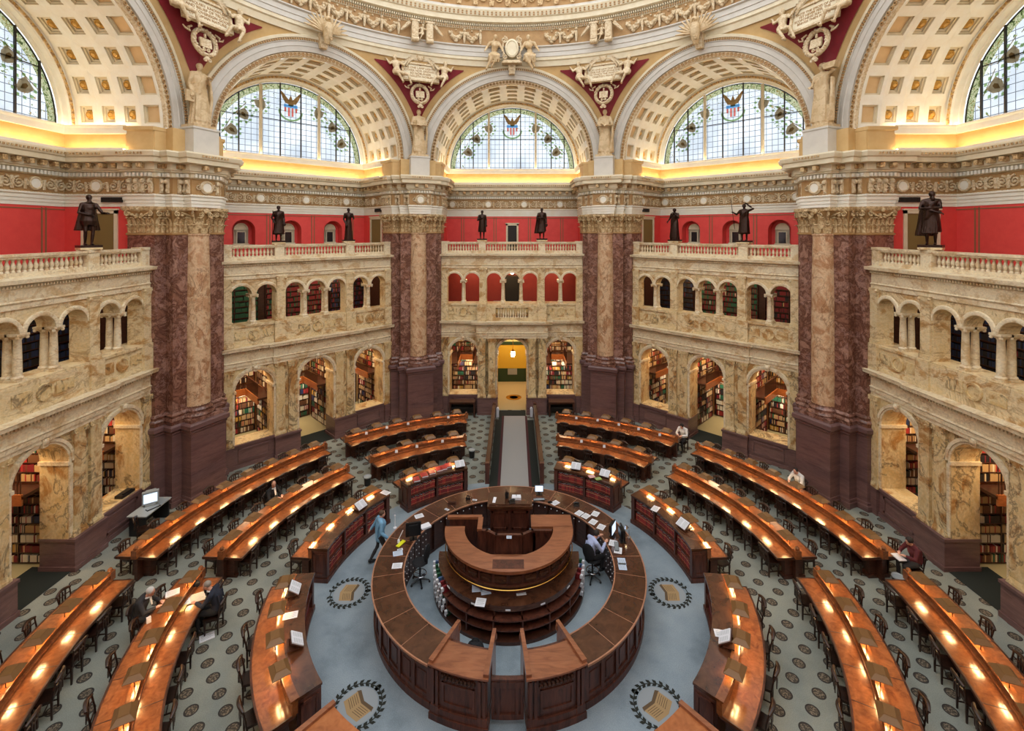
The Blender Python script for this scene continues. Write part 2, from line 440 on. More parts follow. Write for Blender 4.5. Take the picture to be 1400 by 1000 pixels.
def spiral(mb, c, r, sgn, ux, th, m=0, turns=1.6):
    pts = []
    for i in range(15):
        f = i/14; a = sgn*(turns*2*PI*f)+PI/2
        rr = r*(1-.8*f)
        pts.append(Vector(c)+Vector(ux)*(rr*math.cos(a))+Vector((0,0,rr*math.sin(a))))
    mb.tube(pts, [th*(1.1-.4*i/14) for i in range(15)], 5, m)
def leafstrip(mb, base, ux, out, w, h, bend, m=0):
    """one carved leaf: rises h from base and curls outwards at its tip"""
    base, ux, out = Vector(base), Vector(ux), Vector(out); vs = []
    for j, (fz, fo, fw) in enumerate([(0,.02,.8),(.35,.06,1.0),(.7,.22,.95),(.95,.62,.7),(.86,1.0,.3)]):
        c = base+Vector((0,0,h*fz))+out*(bend*fo)
        vs += [c-ux*(w*.5*fw), c+out*(.028), c+ux*(w*.5*fw)]
    mb.add(vs, [(j*3+k, j*3+k+1, j*3+k+4, j*3+k+3) for j in range(4) for k in range(2)], m)
def relief(mb, path, z0, z1, off, m=0, step=1.05, cart=True):
    """scrolls, leaves and round cartouches carved along a frieze"""
    zc = (z0+z1)/2; h = z1-z0; k = [0]
    def tile(M):
        k[0] += 1
        ux = (M.to_3x3() @ Vector((1,0,0))); o = (M.to_3x3() @ Vector((0,1,0)))
        c = M.translation.copy(); c.z = zc; c = c+o*(off+.02)
        if cart and k[0] % 3 == 2:
            Mr = Matrix.Translation(c) @ M.to_3x3().to_4x4() @ Matrix.Rotation(-PI/2, 4, 'X')
            mb.lathe([(h*.30,-.02),(h*.30,.05),(h*.36,.08),(h*.43,.06),(h*.44,-.02)], 16, M=Mr, m=m)
            mb.lathe([(0.0,.045),(h*.30,.045)], 16, M=Mr, m=2)
            for sgn in (-1,1):
                spiral(mb, c+ux*(sgn*h*.58), h*.22, sgn, ux, h*.05, m)
        else:
            for sgn in (-1,1):
                spiral(mb, c+ux*(sgn*.22)-Vector((0,0,h*.02)), h*.37, sgn, ux, h*.07, m)
                mb.ball(c+ux*(sgn*.24)-Vector((0,0,h*.05)), h*.1, m=m, n=6, k=4)
                leafstrip(mb, c+ux*(sgn*.47)-Vector((0,0,h*.40)), ux, o, .14, h*.7, .06, m)
            mb.ball(c+Vector((0,0,h*.24)), h*.13, h*.08, h*.16, n=6, k=4, m=m)
            leafstrip(mb, c-Vector((0,0,h*.42)), ux, o, .16, h*.62, .06, m)
    mb.along(path, step, tile)
def dent(mb, path, o0, o1, z0, z1, w, step, m=0, e0=0.0):
    mb.along(path, step, lambda M: mb.box(-w/2, w/2, o0, o1, z0, z1, m, M), e0)

# main entablature profile (offset into the room, z)
ENT = [(0,12.26),(.025,12.26),(.025,12.40),(.05,12.40),(.05,12.54),(.08,12.54),(.08,12.66),(.13,12.70),(.13,12.74),(.02,12.78)]
ENTF = [(.02,12.78),(.02,13.42)]
ENTC = [(.02,13.42),(.10,13.46),(.10,13.62),(.19,13.66),(.19,13.70),(.24,13.74),(.24,13.98),(.52,14.02),(.52,14.20),(.58,14.24),(.62,14.40),(.60,14.46),(0,14.46)]
def entablature(parent, path, key, step=1.05, e0=.1):
    bpart(key+'a', 'architrave', parent, lambda mb: mb.sweep(path, ENT), CREAM2)
    def fr(mb):
        mb.sweep(path, ENTF, 1); relief(mb, path, 12.80, 13.40, .03, 0, step)
        dent(mb, path, .02, .07, 12.735, 12.785, .06, .12, 0)
        if key == 'pe':
            def cons(M):
                if (M.translation-Vector((0,RHO-.58,0))).length < .45: return
                mb.box(-.06,.06,.02,.10,12.82,13.40,0,M); c_ = M @ Vector((0,.13,13.28)); mb.ball(c_,.09,.07,.1,n=7,k=5); mb.ball(M @ Vector((0,.1,12.92)),.06,.05,.08,n=6,k=4)
            mb.along(path[1:-1], .3, cons)
    bpart(key+'f', 'frieze', parent, fr, [ORNC, ORND, CREAM2], 40)
    def co(mb):
        mb.sweep(path, ENTC)
        dent(mb, path, .10, .185, 13.48, 13.62, .085, .15, 1)
        dent(mb, path, .24, .47, 13.80, 13.98, .17, .46, 2, e0)
        dent(mb, path, .56, .63, 14.30, 14.38, .07, .14, 2)
    bpart(key+'c', 'cornice', parent, co, [CREAM, CREAM2, ORN], None)

# pier plan in (t, n): t along, n towards the centre; y = RHO - n
def PP(pts): return [(t, RHO-n) for t, n in pts]
STEP = [(-1.71,-1.45),(-1.89,-1.37),(-1.47,-.35),(-1.05,-.35),(-1.05,.1),(1.05,.1),(1.05,-.35),(1.47,-.35),(1.89,-1.37),(1.71,-1.45)]
STEPC = [(-1.71,-1.45),(-1.89,-1.37),(-1.47,-.35),(-1.05,-.35),(-1.05,.1),(-.60,.1),(-.60,.58),(.60,.58),(.60,.1),(1.05,.1),(1.05,-.35),(1.47,-.35),(1.89,-1.37),(1.71,-1.45)]
# walking left to right as seen from the centre keeps the room on the RIGHT in world axes (y grows outwards), so flip for 'left = room'
def roompath(pts): return list(reversed(PP(pts)))
PATHS, PATHC = roompath(STEP), roompath(STEPC)
BACKPTS = [(1.2,-1.6),(-1.2,-1.6)]
def core_poly(g=0.0):
    return PP([(-1.71,-1.45),(-1.89-g,-1.37),(-1.47-g,-.35+g),(-1.05-g,-.35+g),(-1.05-g,.1+g),(1.05+g,.1+g),(1.05+g,-.35+g),(1.47+g,-.35+g),(1.89+g,-1.37),(1.71,-1.45)])

def make_pier(az, label):
    root = empty('pier', pol(RHO, az), -rad(az), label, 'pier', None, 'structure')
    def core(mb):
        mb.prism(core_poly(), 3.3, 11.2)
    bpart('pc', 'pilaster_cluster', root, core, ROSE)
    def ped(mb):
        mb.prism(core_poly(.07), 0, 3.1)
        mb.box(-.74,.74, RHO-.76, RHO+.1, 0, 3.02)
        for z0, z1, g in ((0,.22,.08),(.22,.34,.04)):
            mb.prism(core_poly(.07+g), z0, z1); mb.box(-.74-g,.74+g, RHO-.76-g, RHO+.1, z0, z1)
        mb.sweep(roompath(STEP), [(.07,2.94),(.12,2.98),(.12,3.05),(.2,3.14),(.2,3.28),(.12,3.34),(0,3.34)])
        pl = [(.74,RHO+.0),(.74,RHO-.76),(-.74,RHO-.76),(-.74,RHO+.0)]
        mb.sweep(list(pl), [(0,2.94),(.05,2.98),(.05,3.05),(.12,3.12),(.12,3.28),(.05,3.34),(-.3,3.34)])
    bpart('pp', 'pedestal', root, ped, PLUM)
    def pb(mb):
        mb.sweep(roompath(STEP), [(.1,3.34),(.1,3.44),(.13,3.5),(.1,3.57),(.05,3.6),(.05,3.66),(.08,3.7),(.05,3.75),(0,3.8)])
        mb.box(-.70,.70, RHO-.70, RHO+.1, 3.34, 3.46)
        mb.lathe([(.64,3.44),(.68,3.52),(.64,3.6),(.56,3.63),(.56,3.68),(.6,3.73),(.55,3.79),(.51,3.82),(.5,3.9)], 28, 0, RHO)
    bpart('pb', 'base_moulding', root, pb, ROSE, 40)
    bpart('ps', 'column_shaft', root, lambda mb: mb.lathe([(.5,3.88),(.5,6.5),(.485,8.8),(.45,11.05),(.48,11.08),(.48,11.14),(.45,11.16)], 36, 0, RHO), COLM, 40)
    def cap(mb):
        # bell, two rows of leaves, corner volutes and abacus; then the pilaster capitals along the stepped faces
        mb.lathe([(.45,11.14),(.45,11.7),(.5,11.95),(.6,12.12)], 24, 0, RHO, m=1)
        for j, (z, h, nl, ph, b) in enumerate(((11.16,.42,8,0,.16),(11.36,.52,8,.5,.2))):
            for i in range(nl):
                a = 2*PI*(i+ph)/nl; o = Vector((math.cos(a), math.sin(a), 0))
                leafstrip(mb, Vector((0,RHO,z))+o*.46, Vector((-o.y,o.x,0)), o, .32, h, b)
        for sx in (-1,1):
            o = Vector((sx*.7071,-.7071,0)); c = Vector((0,RHO,11.98))+o*.72
            spiral(mb, c, .14, sx, Vector((sx*.7071,-.7071,0)), .035)
            mb.tube([Vector((0,RHO,11.6))+o*.5, Vector((0,RHO,11.85))+o*.56, Vector((0,RHO,12.05))+o*.66], .045, 5)
            spiral(mb, Vector((sx*.2,RHO-.58,11.95)), .12, sx, (1,0,0), .03)
        mb.ball((0,RHO-.62,12.1), .12, .07, .12)
        mb.prism([(-.62,RHO-.62),(-.3,RHO-.54),(.3,RHO-.54),(.62,RHO-.62),(.62,RHO+.2),(-.62,RHO+.2)], 12.12, 12.26)
        pth = roompath(STEP)
        mb.sweep(pth, [(.0,11.1),(.04,11.12),(.04,11.18),(0,11.2),(.0,11.8),(.1,12.1)], 1)
        mb.sweep(pth, [(.1,12.08),(.16,12.14),(.16,12.26),(0,12.26)])
        def lf(M):
            ux = M.to_3x3() @ Vector((1,0,0)); o = M.to_3x3() @ Vector((0,1,0)); c = M.translation.copy()
            leafstrip(mb, Vector((c.x,c.y,11.2)), ux, o, .17, .36, .17); leafstrip(mb, Vector((c.x,c.y,11.46)), ux, o, .16, .38, .22)
            mb.ball(Vector((c.x,c.y,11.92))+o*.1, .07, .05, .07, n=6, k=4)
        mb.along(pth[1:-1], .2, lf)
        P = [Vector((x,y,0)) for x, y in pth]
        for a, b in zip(P[1:-1], P[2:-1]):
            d = (b-a); L = d.length; d.normalize(); o = Vector((-d.y,d.x,0))
            if L < .38: continue
            for e, sgn in ((a+d*.1,1),(b-d*.1,-1)):
                spiral(mb, Vector((e.x,e.y,11.97))+o*.14, .12, sgn, d, .03)
            if L > .8:
                n = 7; mb.tube([a+d*(L*(.12+.76*i/n))+o*.12+Vector((0,0,12.02-.18*math.sin(PI*i/n))) for i in range(n+1)], .04, 5)
                mb.ball((a+b)/2+o*.15+Vector((0,0,12.12)), .09, .07, .1, n=6, k=4)
    bpart('pcap', 'capital', root, cap, [ORNG, ORND], 50)
    bpart('pcore2', 'entablature_core', root, lambda mb: mb.prism(core_poly(-.02), 11.2, 15.5), TAN)
    entablature(root, PATHC, 'pe', .9, .06)
    def med(mb):
        for c, n in (((0,RHO-.58-.02),(0,-1)),):
            Mr = Matrix.Translation((c[0],c[1],13.1)) @ Matrix.Rotation(PI/2, 4, 'X')
            mb.lathe([(.20,0),(.20,.05),(.25,.08),(.29,.05),(.29,0)], 20, M=Mr)
            mb.lathe([(0,.05),(.2,.05)], 20, M=Mr, m=1)
    bpart('pmed', 'frieze_medallion', root, med, [ORNC, CREAM2], 40)
    def imp(mb):
        pth = roompath([(-1.71,-1.45),(-1.89,-1.37),(-1.47,-.45),(1.47,-.45),(1.89,-1.37),(1.71,-1.45)])
        mb.sweep(pth, [(.0,14.46),(.03,14.46),(.03,15.3),(.1,15.36),(.1,15.5),(0,15.5)])
    bpart('pimp', 'impost_block', root, imp, TAN)
    bpart('pblk', 'statue_block', root, lambda mb: (mb.box(-.55,.55, RHO-.62, RHO+.5, 14.46, 15.56), mb.box(-.58,.58, RHO-.65, RHO+.5, 15.56, 15.64)), GREYP)
    return root

def arch_trim(mb, tc, zc, r, y):
    mb.archrev(tc, zc, [(r,y),(r,y-.05),(r+.07,y-.05),(r+.07,y-.09),(r+.17,y-.09),(r+.2,y)], 18)

def make_bay(nm, a, kind):
    root = empty('wall_'+nm, pol(A0, a), -rad(a), 'marble arcade of the '+WHERE[nm], 'wall', None, 'structure')
    vis = lambda t, y, z: shown(bay_pt(a, t, y, z), 60, 60)
    F = A0
    back = kind == 'back'
    pj = .42 if back else .10
    # --- plum stone plinth
    def plinth(mb):
        for s in (-1,1):
            x0, x1 = (.9,2.12) if s > 0 else (-2.12,-.9)
            mb.box(x0, x1, F-.16-pj*.6, F+.95, 0, 1.05); mb.box(x0-.03, x1+.03, F-.2-pj*.6, F+.98, 0, .16); mb.box(x0-.03, x1+.03, F-.2-pj*.6, F+.98, .99, 1.08)
            x0, x1 = (2.12,4.4) if s > 0 else (-4.4,-2.12)
            mb.box(x0, x1, F-.02, F+.94, 0, 1.05); mb.box(x0, x1, F-.07, F+.9, 0, .16); mb.box(x0, x1, F-.07, F+.97, 1.0, 1.12)
            c = 3.0*s
            for (p0,p1,q0,q1) in ((c-.72,c+.72,.28,.36),(c-.72,c+.72,.82,.9),(c-.72,c-.64,.28,.9),(c+.64,c+.72,.28,.9)):
                mb.box(p0,p1,F-.06,F,q0,q1)
            x0, x1 = (3.95,4.4) if s > 0 else (-4.4,-3.95)
            mb.box(x0, x1, F-.14, F+.5, 0, 1.06)
    bpart(kind+'pl', 'plinth', root, plinth, PLUM)
    # --- ground storey with three arches
    bpart('lw', 'ground_arcade', root, lambda mb: mb.archwall(-4.4,4.4,1.06,4.75,F,F+.95,LOW,18), [MARG])
    def trims(mb):
        for tc, r, zs, zb in LOW:
            arch_trim(mb, tc, zs, r, F)
            for s in (-1,1):
                mb.box(tc+s*r-.06, tc+s*r+.06, F-.06, F+.96, zs-.12, zs)
                mb.box(tc+s*(r+.09)-.08, tc+s*(r+.09)+.08, F-.05, F, max(zb,1.12), zs-.1)
            mb.frus(tc, F-.06, zs+r-.02, zs+r+.26, .08,.09,.13,.12)
            mb.ball((tc,F-.16,zs+r+.16), .1,.08,.12)
    bpart('lt', 'arch_moulding', root, trims, TRIM, 40)
    for s in (-1,1):
        for c, w in ((1.23,.42),(1.84,.42),(4.17,.4)):
            p = pj if abs(c) < 2 else .1
            def pil(mb, p=p, w=w):
                mb.box(-w/2,w/2, F-p, F+.05, 1.3, 4.5)
                mb.frus(0, F-p/2+.02, 1.06, 1.16, w/2+.06, p/2+.06, w/2+.06, p/2+.06); mb.frus(0, F-p/2+.02, 1.16, 1.3, w/2+.05, p/2+.05, w/2+.01, p/2+.01)
                mb.frus(0, F-p/2+.02, 4.32, 4.7, w/2, p/2, w/2+.08, p/2+.07)
                for q in (-1,1): spiral(mb, (q*(w/2+.0), F-p-.05, 4.58), .08, q, (1,0,0), .025)
                for q in (-1,0,1): leafstrip(mb, (q*w*.3, F-p, 4.3), (1,0,0), (0,-1,0), .13, .26, .07)
            key = 'pil%.2f%.2f' % (p, w)
            o = bpart(key, 'pilaster', root, pil, MARG)
            o.location = (s*c, 0, 0)
    # --- lower entablature, broken forward over the middle
    br = [(-4.45,F),(-2.12,F),(-2.12,F-pj),(2.12,F-pj),(2.12,F),(4.45,F)]
    brp = list(reversed(br))
    LE = [(0,4.69),(.05,4.69),(.05,4.84),(.09,4.84),(.09,4.98),(.13,5.02),(.06,5.06),(.06,5.40),(.1,5.43),(.1,5.52),(.17,5.54),(.32,5.58),(.34,5.68),(.36,5.72),(.0,5.74)]
    def lent(mb):
        mb.sweep(brp, LE)
        dent(mb, brp, .1, .16, 5.44, 5.52, .06, .11)
        mb.box(-2.12,2.12,F-pj,F+.95,4.7,5.74); mb.box(-4.45,4.45,F,F+.95,4.72,5.74)
    bpart(kind+'le', 'lower_entablature', root, lent, TRIM)
    # --- parapet course with inset panels and discs
    def par(mb):
        for x0, x1 in ((-4.4,-2.12),(2.12,4.4)): mb.box(x0,x1,F-.02,F+.9,5.74,6.7)
        if back:
            for x0, x1 in ((-2.12,-1.0),(1.0,2.12)): mb.box(x0,x1,F-pj,F+.9,5.74,6.7)
            mb.box(-1.0,1.0,F-pj,F-pj+.3,5.74,5.95); mb.box(-1.0,1.0,F-pj,F-pj+.3,6.55,6.7)
        else: mb.box(-2.12,2.12,F-.1,F+.9,5.74,6.7)
        mb.box(-4.4,4.4,F-.08,F+.9,6.66,6.76)
        mb.box(-4.4,4.4,F-.07,F+.9,5.74,5.9)
        for c in (-4.2,-1.85,1.85,4.2): mb.box(c-.27,c+.27,F-.17-(pj*.8 if back and abs(c) < 2 else 0),F,5.74,6.78)
    bpart(kind+'par', 'parapet', root, par, MAR)
    def inset(mb):
        for c in (-3.02,3.02)+(() if back else (0,)):
            y = F-.1 if abs(c) < 1 else F-.02
            Mr = Matrix.Translation((c,y,6.26)) @ Matrix.Rotation(PI/2,4,'X')
            mb.lathe([(0,.03),(.2,.03),(.2,.07),(.27,.07),(.27,0)], 20, M=Mr)
            for q in (-1,1):
                mb.box(c+q*.68-.3, c+q*.68+.3, y-.025, y, 6.08, 6.46)
    bpart(kind+'ins', 'panel_and_disc', root, inset, MARG, 40)
    # --- upper arcade
    bpart('uw', 'upper_arcade', root, lambda mb: mb.archwall(-4.4,4.4,8.18,9.0,F,F+.6,[(c,.46,8.18,8.18) for c in UPC],14), [MAR])
    def utrim(mb):
        for c in UPC: mb.archrev(c, 8.18, [(.46,F),(.46,F-.04),(.52,F-.06),(.58,F-.04),(.6,F)], 14)
    bpart('ut', 'upper_arch_moulding', root, utrim, TRIM, 40)
    for c in (-4.2,-1.8,1.8,4.2):
        w = .46 if abs(c) < 2 else .36
        def up(mb, w=w):
            mb.box(-w/2,w/2,F,F+.6,6.76,8.18)
            mb.box(-.2,.2,F-.09,F,6.92,8.8); mb.box(-.24,.24,F-.12,F,6.76,6.94); mb.frus(0,F-.05,8.72,9.0,.2,.05,.26,.09)
            for q in (-1,1): mb.ball((q*.2,F-.12,8.9),.06,n=6,k=4)
        o = bpart('up%.2f' % w, 'upper_pier', root, up, MAR); o.location = (c,0,0)
    def colon(mb):
        mb.box(-.15,.15,-.15,.15,6.76,6.83)
        mb.lathe([(.14,6.83),(.155,6.87),(.14,6.91),(.115,6.93),(.115,6.97),(.11,7.4),(.095,8.0),(.11,8.02),(.11,8.05)], 14, 0, 0)
        mb.frus(0,0,8.05,8.14,.1,.1,.17,.17); mb.box(-.19,.19,-.19,.19,8.13,8.2)
        for q in (-1,1):
            for w in (-1,1): mb.ball((q*.15,w*.15,8.08),.055,n=6,k=4)
    if 'colon' not in _cache:
        mb = MB(); colon(mb); _cache['colon'] = mb.mesh('colonnette', TRIM, (0,0,0), 40)
    for c in (-3.025,-.56,.56,3.025):
        for yy in (F+.15, F+.46):
            if vis(c, yy, 7.5):
                o = link('colonnette', _cache['colon'], root); o.location = (c, yy-A0, 0)
    # --- upper entablature and balustrade
    UE = [(0,8.95),(.05,8.95),(.05,9.1),(.1,9.16),(.04,9.2),(.04,9.56),(.08,9.58),(.08,9.66),(.14,9.68),(.26,9.72),(.28,9.84),(.0,9.88)]
    full = [(4.45,F),(-4.45,F)]
    def uent(mb):
        mb.sweep(full, UE); dent(mb, full, .08, .13, 9.59, 9.66, .055, .1)
        mb.box(-4.45,4.45,F,F+.85,8.96,9.88)
        mb.box(-4.4,4.4,F+.04,F+.3,9.88,10.03)
        for x in (-3.0,0,3.0): mb.box(x-1.0,x+1.0,F-.05,F,9.24,9.52)
    bpart('ue', 'upper_entablature', root, uent, TRIM)
    bpart('rail', 'balustrade_rail', root, lambda mb: (mb.box(-4.42,4.42,F+.02,F+.32,10.44,10.50), mb.box(-4.45,4.45,F-.01,F+.35,10.50,10.58)), TRIM)
    for c in (-4.2,-1.85,1.85,4.2):
        o = bpart('post', 'balustrade_post', root, lambda mb: (mb.box(-.22,.22,F-.02,F+.36,9.88,10.6), mb.box(-.26,.26,F-.05,F+.39,10.52,10.62)), TRIM); o.location = (c,0,0)
    if 'bal' not in _cache:
        mb = MB(); mb.lathe([(.06,10.03),(.06,10.07),(.035,10.09),(.06,10.16),(.07,10.21),(.05,10.28),(.03,10.36),(.045,10.40),(.06,10.41),(.06,10.44)], 8)
        _cache['bal'] = mb.mesh('baluster', TRIM, (0,0,0), 50)
    for x0, x1, n in ((-3.95,-2.1,11),(-1.6,1.6,19),(2.1,3.95,11)):
        for i in range(n):
            t = x0+(x1-x0)*(i+.5)/n
            if vis(t, F, 10.2):
                o = link('baluster', _cache['bal'], root); o.location = (t, .17, 0)
    if back:
        for i in range(12):
            o = link('baluster', _cache['bal'], root); o.location = (-.9+1.8*(i+.5)/12, -pj+.15, 5.92-10.03*1.5); o.scale = (1,1,1.5)
    # --- gallery floor, side walls, red wall, entablature, cove, vault
    bpart('gf', 'gallery_floor', root, lambda mb: mb.box(-4.56,4.56,F+.3,YR,9.70,9.88), TANC)
    def sides(mb):
        for s in (-1,1): mb.box(min(s*W,s*(W+.5)),max(s*W,s*(W+.5)),15.48,YR+.3,9.7,12.26)
    bpart('sw', 'alcove_side_wall', root, sides, REDW)
    def sides2(mb):
        for s in (-1,1): mb.box(min(s*W,s*(W+.5)),max(s*W,s*(W+.5)),15.48,YR+.3,0,9.7)
    bpart('sw2', 'stack_side_wall', root, sides2, TAN)
    if kind == 'diag':
        # red wall with three arched niches
        nic = [(-2.5,.58,11.3,10.42),(0,.58,11.3,10.42),(2.5,.58,11.3,10.42)]
        bpart('rwd', 'gallery_wall', root, lambda mb: mb.archwall(-W,W,9.88,12.26,YR,YR+.6,nic,14), [REDW])
        bpart('rwd2', 'niche_back', root, lambda mb: [mb.box(c-.8,c+.8,YR+.6,YR+.66,10.2,12.1) for c,_,_,_ in nic], REDW)
    else:
        bpart('rws'+kind, 'gallery_wall', root, lambda mb: mb.box(-W,W,YR,YR+.4,9.88,12.26), REDW)
    def strips(mb):
        for t in ((-3.7,-1.25,1.25,3.7) if kind != 'back' else (-3.45,-1.2,1.2,3.45)):
            for q in (-.08,.08): mb.box(t+q-.025,t+q+.025,YR-.02,YR,9.9,12.2)
        mb.box(-W,W,YR-.02,YR,12.12,12.16)
    bpart('st'+kind, 'wall_strip', root, strips, STRIP)
    U = [(W,15.48),(W,YR),(-W,YR),(-W,15.48)]
    entablature(root, U, 'be', .86)
    def attic(mb):
        mb.box(-W-.4,W+.4,YR,YR+.4,12.26,15.5)
        for s in (-1,1): mb.box(min(s*W,s*(W+.5)),max(s*W,s*(W+.5)),15.48,YR+.3,12.26,15.5)
    bpart('att', 'cove_wall', root, attic, TAN)
    def cove(mb):
        mb.sweep(U, [(0,15.22),(.16,15.24),(.16,15.26),(.2,15.26),(.2,15.20),(.24,15.20),(.26,15.42),(.3,15.5),(.3,15.54),(.26,15.54),(.26,15.5),(0,15.5)])
        mb.sweep(U, [(.40,14.46),(.40,14.60),(.43,14.60),(.43,14.46)])
    bpart('cv', 'cove_ledge', root, cove, CREAM2)
    def covel(mb):
        mb.sweep(U, [(.30,14.50),(.36,14.50),(.36,14.56),(.30,14.56)])
        mb.sweep(U, [(.10,15.505),(.16,15.505),(.16,15.53),(.10,15.53)])
    bpart('cvl', 'cove_lamp', root, covel, COVE)
    def vault(mb):
        NR = 13; ys = [14.28,15.18,16.05,16.95,17.85]
        def P(th, y, r): return (-r*math.cos(th), y, VZ+r*math.sin(th))
        def quad(t0,t1,y0,y1,r0,m): mb.add([P(t0,y0,r0),P(t1,y0,r0),P(t1,y1,r0),P(t0,y1,r0)], [(0,1,2,3)], m)
        def ringq(o, oi, ro, ri, m):
            (t0,t1,y0,y1), (s0,s1,w0,w1) = o, oi
            a = [P(t0,y0,ro),P(t1,y0,ro),P(t1,y1,ro),P(t0,y1,ro)]; b = [P(s0,w0,ri),P(s1,w0,ri),P(s1,w1,ri),P(s0,w1,ri)]
            mb.add(a+b, [(i,(i+1)%4,4+(i+1)%4,4+i) for i in range(4)], m)
        dth = PI/NR
        quad_n = 3
        for j in range(len(ys)-1):
            y0, y1 = ys[j], ys[j+1]
            for i in range(NR):
                t0, t1 = i*dth, (i+1)*dth
                e = .24/VR if j else .2/VR; ey = .2 if j else .13
                o = (t0,t1,y0,y1); s1 = (t0+e,t1-e,y0+ey,y1-ey)
                ringq(o, s1, VR, VR, 0)
                s1b = (s1[0],s1[1],s1[2],s1[3])
                ringq(s1, s1b, VR, VR+.07, 1)
                e2 = e+.06/VR; s2 = (t0+e2,t1-e2,y0+ey+.06,y1-ey-.06)
                ringq(s1b, s2, VR+.07, VR+.07, 1)
                ringq(s2, s2, VR+.07, VR+.14, 1)
                if j == 0:
                    quad(*s2, VR+.14, 2)
                else:
                    e3 = e2+.06/VR; e3 = e2+.08/VR; s3 = (t0+e3,t1-e3,s2[2]+.08,s2[3]-.08)
                    ringq(s2, s3, VR+.14, VR+.14, 1)
                    ringq(s3, s3, VR+.14, VR+.2, 1)
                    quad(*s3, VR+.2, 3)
                    tm = (t0+t1)/2; c = Vector(P(tm,(y0+y1)/2,VR+.14)); nrm = Vector((math.cos(tm),0,-math.sin(tm)))
                    q = nrm.to_track_quat('Z','Y').to_matrix().to_4x4()
                    mb.lathe([(.19,-.04),(.18,.0),(.13,.05),(.11,.02),(.07,.08),(0,.09)], 10, M=Matrix.Translation(c) @ q, m=4)
            # bead edge round each front panel
        k = 40
        mb.archrev(0, VZ, [(VR,17.85),(VR-.03,17.87),(VR-.03,YR)], 40)
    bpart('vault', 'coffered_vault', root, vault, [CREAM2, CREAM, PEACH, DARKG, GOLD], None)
    def archi(mb):
        mb.archrev(0, VZ, [(VR,14.3),(VR,14.16)], 56, m=1)
        mb.archrev(0, VZ, [(VR,14.16),(4.76,14.12),(4.94,14.10),(4.98,14.14)], 56, m=1)
        mb.archrev(0, VZ, [(4.98,14.14),(4.98,14.04),(5.22,14.0),(5.24,13.97),(5.46,13.97),(5.46,13.93),(5.50,13.93)], 56, m=0)
        mb.archrev(0, VZ, [(5.50,13.93),(5.62,13.92),(5.62,13.86),(5.74,13.84),(5.78,13.9),(5.80,14.05)], 56, m=2)
        for i in range(150):
            th = PI*(i+.5)/150; c = Vector((-5.56*math.cos(th),13.90,VZ+5.56*math.sin(th)))
            Mr = Matrix.Translation(c) @ Matrix.Rotation(-(PI/2-th) if False else (th-PI/2), 4, 'Y')
            mb.box(-.035,.035,-.03,.03,-.05,.05,3,Mr)
        for i in range(76):
            th = PI*(i+.5)/76; c = Vector((-4.85*math.cos(th),14.10,VZ+4.85*math.sin(th)))
            Mr = Matrix.Translation(c) @ Matrix.Rotation(th-PI/2, 4, 'Y') @ Matrix.Rotation(PI/2,4,'X')
            mb.lathe([(.04,.0),(.05,.03),(.08,.03),(.09,0)], 8, M=Mr, m=3)
    bpart('archi', 'archivolt', root, archi, [GREYP, ORNC, CREAM, ORND], 35)
    def keyst(mb):
        mb.frus(0,13.78,VZ+5.2,VZ+5.95,.17,.14,.24,.18)
        for z in (5.3,5.5,5.7): leafstrip(mb, (0,13.64,VZ+z-.1), (1,0,0), (0,-1,0), .3, .26, .1)
    bpart('key', 'keystone', root, keyst, ORNC)
    # lunette surround
    def lun(mb):
        mb.archrev(0, VZ, [(VR,17.87),(4.68,17.84),(4.62,17.84)], 48, m=2); mb.archrev(0, VZ, [(4.62,17.84),(4.61,17.81),(4.50,17.81),(4.49,17.84)], 48); mb.archrev(0, VZ, [(4.49,17.84),(4.42,17.88),(4.42,18.1),(4.36,18.12),(4.34,YR+.06)], 48, m=2)
        for i in range(70):
            th = PI*(i+.5)/70; c = Vector((-4.56*math.cos(th),17.84,VZ+4.56*math.sin(th)))
            mb.ball(c, .055, n=6, k=4, m=1)
    bpart('lun', 'lunette_surround', root, lun, [ORN, GOLD, CREAM2], 40)
    return root

